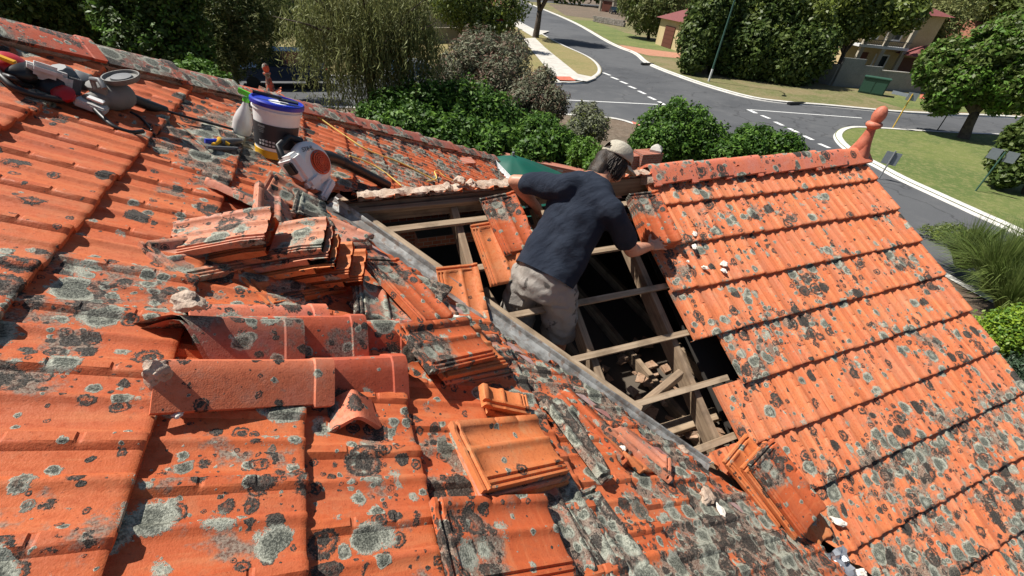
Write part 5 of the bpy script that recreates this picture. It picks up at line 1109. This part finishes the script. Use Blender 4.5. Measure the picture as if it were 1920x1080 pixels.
big_tree('dark tree left of the lamp post beside the garage', [bl(1310, 70, 40, 38), bl(1330, 30, 42, 45), bl(1300, 110, 38, 26), bl(1345, -10, 43, 40)], at(1320, 140), 12000, .17, ('leaf_deep', 'leaf_mid'), gap=.25)
big_tree('pale drooping tree in front of the garage roof', [bl(1215, 20, 50, 38), bl(1250, 35, 50, 30), bl(1190, -5, 52, 35), bl(1260, 0, 52, 35)], at(1215, 75), 12000, .22, ('leaf_weep', 'leaf_mid'), droop=2., asp=3.)
big_tree('tree overhanging the balcony house from the left', [bl(1625, 22, 46, 34), bl(1570, 20, 48, 50), bl(1620, 10, 50, 48), bl(1545, 60, 46, 34), bl(1670, 0, 52, 42), bl(1590, 50, 46, 30), bl(1640, 38, 46, 30), bl(1700, 25, 46, 34), bl(1600, -10, 46, 50)], at(1560, 152), 24000, .19, ('leaf_mid', 'leaf_yel'))
big_tree('thin pale green tree in front of the red roof', [bl(1755, 50, 46, 46), bl(1790, 20, 46, 45), bl(1770, 95, 44, 32), bl(1725, 10, 50, 34)], at(1765, 160), 7500, .16, ('leaf_weep',), gap=.65, tr=.13)
big_tree('far green tree at the top right corner', [bl(1860, -10, 50, 60), bl(1700, -20, 60, 50), bl(1930, 30, 44, 50)], at(1850, 150), 9000, .24, ('leaf_mid',))
r2 = at(1803, 262)
big_tree('big leaning street tree on the green island at the right', [bl(1850, 120, 31, 60), bl(1800, 150, 30.5, 50), bl(1890, 90, 31, 60), bl(1770, 120, 31, 42), bl(1905, 160, 30, 50), bl(1775, 185, 30, 30), bl(1930, 130, 30, 50)], r2, 40000, .125, ('leaf_mid', 'leaf_gloss'), gap=.48, gs=1.1, tr=.30)
big_tree('dark tree at the right edge low on the green island', [bl(1910, 300, 26, 40), bl(1935, 260, 26, 42), bl(1890, 330, 25, 22)], at(1925, 370), 8000, .11, ('leaf_deep', 'leaf_mid'), gap=.3)
plant('bush', 'small green bush in front of the green service box', 'bush', [bl(1612, 170, 42, 14), bl(1606, 176, 41.5, 9)], 1600, .12, 'leaf_yel', trunk=.03)
plant('bush', 'leafy plant behind the grey wall under the white building', 'bush', [bl(1672, 115, 46, 18), bl(1690, 120, 46, 14)], 1500, .15, 'leaf_yel', trunk=.04)
# far tree line closing the horizon
m_ = [(V(40 + i * 16, 175 + 12 * math.sin(i * 1.7), ZG + 7), (11, 7, 8 + 2 * math.sin(i * 2.3))) for i in range(-7, 3)] + [(V(60 + i * 9, 170 - i * 11 , ZG + 7), (9, 9, 8 + 2 * math.sin(i * 1.9))) for i in range(2, 14)]
m_ += [(V(-150 + i * 17, 120 + i * 5, ZG + 7), (12, 8, 8)) for i in range(0, 6)]
p, d = blobs_points(m_, 46000, .2); woods = cards('far_wood', 'leaf_mid', None, p, d, .75, 1.6, .5); tag(woods, 'far belt of green trees along the skyline', 'woods', kind='stuff')
# near right planting
def tuft(name, label, c, n, ln, mat, wd=.02, spread=1., cat='grass plant'):
    r = thing(name, label, cat); V_ = []; F_ = []
    for i in range(n):
        a = NR.uniform(0, 6.283); e = NR.uniform(.15, 1.) * spread; L_ = ln * NR.uniform(.6, 1.15); dx, dy = math.cos(a), math.sin(a); w_ = wd * NR.uniform(.6, 1.2); o = len(V_); b0 = c + V(dx * .15 * NR.random(), dy * .15 * NR.random(), 0)
        for k in range(6):
            t = k / 5; h = L_ * (t * 1.0 - .75 * e * t * t); rr = L_ * e * .75 * t; p = b0 + V(dx * rr, dy * rr, h); ww = w_ * (1 - t * .95); V_ += [p + V(-dy * ww, dx * ww, 0), p - V(-dy * ww, dx * ww, 0)]
        F_ += [(o + 2 * k, o + 2 * k + 1, o + 2 * k + 3, o + 2 * k + 2) for k in range(5)]
    m = MB(); m.add(V_, F_); m.build('blades', mat, r, fix=False); settle(r, c); return r
for i, (px_, py_, dp, ln) in enumerate(((1850, 545, 10.5, 1.7), (1905, 520, 11, 1.6), (1800, 500, 11.5, 1.3), (1880, 585, 9.8, 1.3))):
    tuft('grass_plant', ('large strappy green grass plant beside the right rake of the wing', 'strappy grass plant at the right edge below the kerb', 'finer upright grass plant nearest the road', 'strappy grass plant just above the lime green bush')[i], far(px_, py_, dp), 1100, ln * 1.25, 'grass_blade')
plant('bush', 'soft green bush between the road and the strappy grass', 'bush', [bl(1740, 455, 13.5, 32), bl(1775, 450, 13.5, 32), bl(1815, 465, 13, 34)], 9000, .06, 'leaf_mid', asp=4., extra=('leaf_yel', 2000, 1.), trunk=.04)
plant('bush', 'lime green bush at the right edge of the photo', 'bush', [bl(1880, 625, 8.5, 45), bl(1925, 610, 8.5, 40), bl(1860, 650, 8.3, 26), bl(1935, 650, 8.3, 35)], 9000, .035, 'leaf_lime', trunk=.04, extra=('leaf_gloss', 3000, 1.), base=far(1900, 680, 8.5))
plant('bush', 'blue green bush under the lime green one', 'bush', [bl(1905, 700, 8, 42), bl(1935, 730, 7.8, 42)], 8000, .04, 'leaf_blue', asp=4., trunk=.04, base=far(1920, 740, 8.2))
# ------------------------------------------------------------------ walls, houses, cars, signs
def wall_between(mb, a, b, z0, z1, th=.22):
    a, b = Vector(a), Vector(b); c = (a + b) / 2; c.z = (z0 + z1) / 2; d = V(b.x - a.x, b.y - a.y, 0); L_ = d.length; d.normalize(); mb.box(c, (L_, th, z1 - z0), basis(d, V(-d.y, d.x, 0), V(0, 0, 1)))
gw = thing('boundary_wall', 'long grey rendered boundary wall in front of the balcony house', 'wall')
a, b = at(1558, 163), at(1748, 179); m = MB(); hz = 1.55; d_ = (b - a).normalized()
wall_between(m, a + d_ * 3.6, b + d_ * 4, ZG, ZG + hz); m.build('wall_panel', 'greywall', gw)
m = MB(); wall_between(m, a, a + d_ * 1.9, ZG, ZG + hz + .75); wall_between(m, a + d_ * 1.9, a + d_ * 3.6, ZG, ZG + hz + .3); wall_between(m, a + V(-.1, .1, 0), a + V(-.3, 7, 0), ZG, ZG + hz + .2); m.build('stepped_end', 'greywall', gw)
m = MB(); wall_between(m, a + d_ * 3.6, b + d_ * 4, ZG + hz + .003, ZG + hz + .07, .28); m.build('coping', 'concrete', gw); settle(gw, a)
def frame(m, c, d, wd, ht, t=.12, dep=.1):                   # picture-frame around an opening
    n = V(-d.y, d.x, 0)
    for s_ in (-1, 1): m.box(c + d * s_ * wd / 2, (t, dep, ht + t), basis(d, n, V(0, 0, 1))); m.box(c + V(0, 0, s_ * ht / 2), (wd - t, dep * .96, t), basis(d, n, V(0, 0, 1)))
def hip_roof(m, a, d, n, L_, W_, z, h, ov=.5):
    c = [a - d * ov - n * ov, a + d * (L_ + ov) - n * ov, a + d * (L_ + ov) + n * (W_ + ov), a - d * ov + n * (W_ + ov)]; c = [V(p.x, p.y, z) for p in c]; k = min(L_, W_) / 2 + ov
    r1 = a + d * (k - ov) + n * W_ / 2; r2 = a + d * (L_ - k + ov) + n * W_ / 2; r1 = V(r1.x, r1.y, z + h); r2 = V(r2.x, r2.y, z + h)
    if (r2 - r1).dot(d) < .1: r2 = r1 + d * .1
    m.add(c + [r1, r2], [(0, 1, 5, 4), (1, 2, 5), (2, 3, 4, 5), (3, 0, 4), (3, 2, 1, 0)])
def house_at(label, a, d, L_, W_, H, roofh, wm, rm, feats):
    r = thing('house', label, 'house'); d = V(d.x, d.y, 0).normalized(); n = V(-d.y, d.x, 0)
    if n.dot(V(a.x - CP.x, a.y - CP.y, 0)) < 0: n = -n
    m = MB(); m.box(V(a.x, a.y, ZG + H / 2) + d * L_ / 2 + n * W_ / 2, (L_, W_, H), basis(d, n, V(0, 0, 1))); m.build('wall', wm, r)
    m = MB(); hip_roof(m, a, d, n, L_, W_, ZG + H, roofh); m.build('roof', rm, r)
    for kind, x, z, wd, ht in feats:
        c = V(a.x, a.y, ZG + z + ht / 2) + d * x - n * .03
        if kind == 'window':
            f = MB(); frame(f, c, d, wd, ht); f = f.build('window', 'white', r); g = MB(); g.box(c - n * .005, (wd, .03, ht), basis(d, n, V(0, 0, 1))); g.build('pane', 'glass', f)
        if kind == 'garage_door':
            g = MB(); g.box(c - n * .02, (wd, .06, ht), basis(d, n, V(0, 0, 1))); [g.box(c - n * .06 + V(0, 0, (k - 2) * ht / 5.2), (wd, .02, ht / 5.2 * .85), basis(d, n, V(0, 0, 1))) for k in range(5)]; g.build('garage_door', 'doorbrown', r)
        if kind == 'opening': g = MB(); g.box(c - n * .01, (wd, .05, ht), basis(d, n, V(0, 0, 1))); g.build('doorway', 'doorbrown', r)
        if kind == 'column': g = MB(); g.box(c - n * 1.2, (wd, wd, ht), basis(d, n, V(0, 0, 1))); g.box(c - n * 1.2 + V(0, 0, ht / 2), (wd * 1.5, wd * 1.5, .15), basis(d, n, V(0, 0, 1))); g.build('column', 'beige', r)
        if kind == 'balcony':
            g = MB(); g.box(c - n * .7 - V(0, 0, ht / 2), (wd, 1.5, .22), basis(d, n, V(0, 0, 1))); g.build('balcony_slab', 'white', r); g = MB(); g.box(c - n * 1.4 + V(0, 0, .35), (wd, .05, .06), basis(d, n, V(0, 0, 1))); g.box(c - n * 1.4 - V(0, 0, .25), (wd, .05, .05), basis(d, n, V(0, 0, 1)))
            for k in range(int(wd / .16)): g.box(c - n * 1.4 + d * (k * .16 - wd / 2) + V(0, 0, .05), (.02, .02, .6), basis(d, n, V(0, 0, 1)))
            g.build('railing', 'greypl', r)
        if kind == 'porch_roof':
            g = MB(); q = V(a.x, a.y, 0) + d * (x - wd / 2) - n * 2.6; hip_roof(g, q, d, n, wd, 2.6, ZG + z, ht, .2); g.build('porch_roof', rm, r)
    settle(r, a); return r
# balcony house
a = at(1560, 141); dirx = (at(1740, 160) - at(1560, 141)).normalized()
sc_ = 1.
house_at('cream two storey house with balcony, columns and maroon tiled roofs behind the grey wall', a, dirx, 7.4, 8, 5.7, 1.7, 'cream', 'roof_red', [('balcony', 2.7, 2.9, 4.4, .4), ('column', .9, 0, .35, 5.6), ('column', 2.8, 0, .35, 5.6), ('column', 4.7, 0, .35, 5.6), ('window', 1.8, 3.5, 1.3, 1.5), ('window', 3.8, 3.5, 1.3, 1.5), ('opening', 1.8, .2, 1.1, 2.1), ('window', 3.7, .9, 1.2, 1.3), ('porch_roof', 6.6, 2.5, 3.4, .9), ('opening', 6.4, .1, 1.6, 2.1)])
a = at(1672, 137); d2 = (at(1800, 150) - at(1672, 137)).normalized()
house_at('white building with a low terracotta hip roof right of the balcony house', a, d2, 13, 9, 3.2, 2.6, 'white', 'roof_terra', [('window', 2.2, .9, 1.8, 1.3), ('window', 6, .9, 1.8, 1.3), ('window', 10, .9, 1.8, 1.3)])
a = at(1228, 84); d3 = (at(1310, 112) - at(1228, 84)).normalized()
house_at('cream house with a brown garage door and dark red roof behind the drooping tree', a, d3, 11, 9, 3.0, 2.3, 'cream', 'roof_red', [('garage_door', 3.3, .05, 2.6, 2.3), ('window', 8, 1., 1.6, 1.2)])
a = at(1128, 22) ; d4 = (at(1260, 40) - at(1128, 22)).normalized()
house_at('distant beige house with a carport pillar at the top of the picture', a, d4, 16, 10, 3.2, 2.4, 'beige', 'roof_terra', [('opening', 1.5, .1, 3.2, 2.4), ('column', .2, 0, .5, 2.9), ('column', 4.4, 0, .5, 2.9), ('window', 8, 1., 2, 1.3)])
a = at(700, 62); d5 = V(1, .05, 0)
house_at('pale house half hidden behind the fence and weeping tree', a, d5, 15, 10, 3.0, 2.3, 'beige', 'roof_terra', [('window', 5, .9, 2, 1.3), ('window', 11, .9, 2, 1.3), ])
fe = thing('fence', 'beige rendered fence with taller square pillars left of the give way sign', 'fence'); a, b = at(560, 92), at(945, 78)
m = MB(); wall_between(m, a, b, ZG, ZG + 1.35, .2); m.build('wall_panel', 'beige', fe)
for px_ in (600, 680, 760, 838, 912):
    t_ = (px_ - 560) / 385; m = MB(); c = a.lerp(b, t_); m.box(V(c.x, c.y - .05, ZG + 1.15), (.5, .5, 2.3)); m.box(V(c.x, c.y - .05, ZG + 2.34), (.6, .6, .08)); m.build('pillar', 'beige', fe)
settle(fe, a)
rw = thing('retaining_wall', 'low stepped stone retaining wall beside the upper road', 'wall'); m = MB()
a, b = at(1113, 42), at(1170, 52); n_ = 14
for r_ in range(3):
    for i in range(n_): c = a.lerp(b, (i + .5 + (.3 if r_ % 2 else 0)) / n_); m.box(V(c.x, c.y + r_ * .12, ZG + .3 + r_ * .3), ((b - a).length / n_ * .94, .5, .28), Matrix.Rotation(math.atan2(b.y - a.y, b.x - a.x), 3, 'Z'), jit=.02)
m.build('stone_courses', 'stone', rw); settle(rw, a)
# brick pillar and garden wall by the cap of the worker
bp = thing('garden_wall', 'low red brick garden wall with a pale capped pillar behind the cap of the worker', 'wall')
c = far(1214, 293, 10.6); m = MB(); m.box(V(c.x, c.y, (c.z + .12 + ZG) / 2), (.62, .40, c.z + .12 - ZG)); m.build('pillar', 'brick', bp)
m = MB(); m.box(V(c.x - .55, c.y + .05, (c.z + .05 + ZG) / 2), (.5, .26, c.z + .05 - ZG)); m.box(V(c.x - 2.0, c.y + 1.6, (c.z - .62 + ZG) / 2), (2.6, .24, c.z - .62 - ZG), Matrix.Rotation(-.75, 3, 'Z')); m.build('wall_panel', 'brick', bp)
m = MB(); m.lathe([(.20, 0), (.20, .05), (.12, .12), (.02, .17)], V(c.x + .22, c.y, c.z + .122), (0, 0, 1), 4); m.build('pillar_cap', 'concrete', bp); settle(bp, V(c.x, c.y, ZG))
# green cover
um = thing('garden_umbrella', 'dark green outdoor umbrella just beyond the white gutter', 'umbrella'); ap = far(962, 291, 8.2); m = MB(); vs = [ap]; N_ = 8
for r_ in range(1, 6):
    for k in range(N_ * 4):
        an = 2 * math.pi * k / (N_ * 4) + .2; q = abs((k % 4) - 2) / 2; rr = 1.45 * r_ / 5; vs.append(ap + V(math.cos(an) * rr * (.94 + .06 * q), math.sin(an) * rr * (.94 + .06 * q), -.62 * (r_ / 5) ** 1.15 - .03 * (1 - q) * r_ / 5))
fs = [(0, 1 + k, 1 + (k + 1) % 32) for k in range(32)] + [(1 + r * 32 + k, 1 + (r + 1) * 32 + k, 1 + (r + 1) * 32 + (k + 1) % 32, 1 + r * 32 + (k + 1) % 32) for r in range(4) for k in range(32)]
m.add(vs, fs); m.build('canopy', 'teal', um, smooth=22); m = MB(); m.tube([V(ap.x, ap.y, ZG), ap + V(0, 0, .06)], .025); m.build('pole', 'steel', um); settle(um, V(ap.x, ap.y, ZG))
# cars
def car(label, c, ang, paint, glass='glass', L_=4.4, H_=1.5, W_=1.75, suv=0):
    r = thing('parked_car', label, 'car'); R_ = Matrix.Rotation(ang, 3, 'Z'); X_ = lambda x, y, z: c + R_ @ V(x, y, z)
    prof = [(-.5, .22), (-.5, .42), (-.48, .52), (-.28, .60), (.0, .62), (.34, .62), (.47, .58), (.5, .45), (.5, .22)]
    rings = []
    for yy, s_ in ((-.5, .94), (-.47, 1), (.47, 1), (.5, .94)): rings.append([X_(x * L_ * (1 if abs(yy) < .48 else .985), yy * W_, z * H_ * (1 if z < .4 else (.985 if abs(yy) > .48 else 1))) for x, z in prof])
    m = MB(); m.loft(rings); m.build('body', paint, r, smooth=35)
    e = .40 if suv else .30; cab = [(-.24, .60), (-.10, .97), (.05, 1.0), (.26, .98), (e + .04, .62)]
    rings = [[X_(x * L_, yy * W_ * (1 - (z - .6) * .28), z * H_) for x, z in cab] for yy in (-.46, .46)]; m = MB(); m.loft(rings); m.build('windows', glass, r, smooth=20)
    m = MB(); m.box(X_(.085 * L_, 0, .995 * H_), (.36 * L_, W_ * .80, .05), R_)
    for sx, zx in ((-.17, -.10), (.07, .07), (.31, .27)): 
        for sy in (-1, 1): m.bar(X_(sx * L_ * (1.35 if sx < 0 else 1), sy * W_ * .462, .61 * H_), X_(zx * L_, sy * W_ * .412, .99 * H_), .06, .05)
    m.build('roof', paint, r, bevel=.015, smooth=40)
    for sx in (-.31, .31):
        for sy in (-1, 1):
            w_ = X_(sx * L_, sy * (W_ * .5 - .09), .31); t_ = MB(); t_.lathe([(.2, -.1), (.30, -.1), (.315, -.06), (.315, .06), (.30, .1), (.2, .1)], w_, R_ @ V(0, 1, 0), 22); t_ = t_.build('wheel', 'tyre', r, smooth=40); q = MB(); q.lathe([(.19, -.108), (.16, -.112), (.03, -.114)], w_, R_ @ V(0, -sy * -1, 0) if sy < 0 else R_ @ V(0, -1, 0), 18); q.build('rim', 'steel', t_)
    for sy in (-1, 1): m = MB(); m.box(X_(-.488 * L_, sy * W_ * .36, .47 * H_), (.06, .34, .14), R_); m.build('headlight', 'whiteplastic', r, bevel=.01); m = MB(); m.box(X_(.492 * L_, sy * W_ * .38, .5 * H_), (.05, .25, .16), R_); m.build('tail_light', 'redpl', r, bevel=.01)
    settle(r, c); return r
car('dark blue car in the shade of the weeping tree behind the far finial', at(535, 163) + V(0, .3, .01), .0, 'carblue', L_=4.5, H_=1.75, suv=1)
car('white car with a sky lit windscreen half hidden behind the bottlebrush shrub', at(775, 168) + V(.3, 0, .01), math.pi, 'carwhite', 'blueglass', L_=4.4)
car('black car in the distant carport at the top of the picture', at(1150, 27) + V(0, 0, .12), 1.2, 'carblack', L_=4.2)
# lamp post
lp = thing('street_lamp', 'tall green street lamp post with a white painted foot on the far verge', 'lamp post'); c = at(1328, 155); m = MB(); m.tube([c, c + V(0, 0, 1.0)], [.085, .08], 12); m.build('foot', 'white', lp, smooth=60); m = MB(); m.tube([c + V(0, 0, 1.), c + V(0, 0, 5), c + V(0, 0, 8.2), c + V(-.5, -.4, 8.7), c + V(-1.3, -1.0, 8.9)], [.075, .06, .05, .045, .04], 12); m.build('pole', 'polegreen', lp, smooth=60); m = MB(); m.box(c + V(-1.6, -1.2, 8.9), (.7, .28, .12), Matrix.Rotation(.65, 3, 'Z')); m.build('lamp_head', 'signback', lp, bevel=.03); settle(lp, c)
# signs
def zpole(px, py_base, py_top, mat, r=.03):
    c = at(px, py_base); z = zat(px, py_top, (c.x, c.y)); m = MB(); m.tube([c, V(c.x, c.y, z)], r, 8); return c, z, m
fd = lambda c: (V(CP.x - c.x, CP.y - c.y, 0)).normalized()
sg = thing('street_sign', 'single grey sign seen from behind on the near tip of the green island', 'street sign'); c, z, m = zpole(1648, 335, 283, 'steel'); m.build('pole', 'steel', sg); n = fd(c); s_ = V(-n.y, n.x, 0)
m = MB(); m.box(V(c.x, c.y, z - .32) - n * .05, (.52, .02, .50), basis(s_, n, V(0, 0, 1))); m.build('sign_plate', 'signback', sg, bevel=.004); settle(sg, c)
sg = thing('street_sign', 'dark pole with two small grey plates low at the right edge of the island', 'street sign'); c, z, m = zpole(1826, 362, 285, 'polegreen'); m.build('pole', 'polegreen', sg); n = fd(c); s_ = V(-n.y, n.x, 0)
for k in (-1, 1): m = MB(); m.box(V(c.x, c.y, z - .15) + s_ * k * .24 - n * .05, (.34, .02, .40), basis(s_, n, V(0, 0, 1))); m.build('sign_plate', 'signback', sg, bevel=.004)
settle(sg, c)
sg = thing('sign_post', 'yellow post with blue grey blades at the edge of the green island', 'sign post'); c, z, m = zpole(1672, 243, 176, 'yellowpole', .035); m.build('pole', 'yellowpole', sg); n = fd(c); s_ = V(-n.y, n.x, 0)
m = MB(); m.box(V(c.x, c.y, z - .15) + s_ * .05 - n * .05, (.5, .02, .42), basis(s_, n, V(0, 0, 1))); m.box(V(c.x, c.y, z - .1) - s_ * .55, (.9, .02, .18), basis((s_ + n * .5).normalized(), (n - s_ * .5).normalized(), V(0, 0, 1))); m.build('sign_plate', 'signback', sg, bevel=.004); settle(sg, c)
sg = thing('bollard', 'thin dark post leaning out of the tree shadow on the island edge', 'post'); c, z, m = zpole(1757, 245, 212, 'black', .03); m.build('pole', 'black', sg); m = MB(); m.lathe([(.035, 0), (.04, .06), (.02, .09)], V(c.x, c.y, z), (0, 0, 1), 10); m.build('post_cap', 'black', sg); settle(sg, c)
sg = thing('give_way_sign', 'red bordered triangular give way sign behind the bottlebrush shrub', 'road sign'); c = at(931, 95); z = zat(931, 62, (c.x, c.y)); s1 = abs(zat(931, 36, (c.x, c.y)) - z); n = fd(c); s_ = V(-n.y, n.x, 0); ce = V(c.x, c.y, z + s1 * .6)
m = MB(); m.tube([c, V(c.x, c.y, z + s1)], .04, 8); m.build('pole', 'steel', sg)
def tri(k, off): return [ce + n * off + s_ * x * s1 * k + V(0, 0, y * s1 * k) for x, y in ((-.58, .42), (.58, .42), (0, -.60))]
for k, off, mt, nm in ((1, .05, 'signred', 'sign_plate'), (.72, .058, 'signwhite', 'sign_face')):
    m = MB(); t1_ = tri(k, off); t0_ = tri(k, off - .02 if k == 1 else off - .004); m.add(t1_ + t0_, [(0, 1, 2), (5, 4, 3), (0, 3, 4, 1), (1, 4, 5, 2), (2, 5, 3, 0)]); m.build(nm, mt, sg)
Rt = basis(s_, V(0, 0, 1), n)
text('GIVE', s1 * .22, ce + n * .064 + V(0, 0, s1 * .18), Rt, 'black', 'lettering', sg); text('WAY', s1 * .19, ce + n * .064 - V(0, 0, s1 * .02), Rt, 'black', 'lettering', sg); settle(sg, c)
sb = thing('service_box', 'dark green electrical service box on the verge in front of the grey wall', 'utility box'); c = at(1630, 178); n = fd(c); s_ = V(-n.y, n.x, 0); R_ = basis(s_, n, V(0, 0, 1))
m = MB(); m.box(V(c.x, c.y, ZG + .68), (1.75, 1.0, 1.15), R_); m.build('cabinet', 'boxgreen', sb, bevel=.03); m = MB(); m.box(V(c.x, c.y, ZG + 1.30), (1.85, 1.15, .08), R_); m.build('lid', 'boxgreen', sb, bevel=.02)
m = MB(); [m.box(V(c.x, c.y, ZG + .7) + n * .51 + s_ * k * .42, (.76, .02, .95), R_) for k in (-1, 1)]; m.build('door', 'boxgreen', sb, bevel=.004); settle(sb, c)
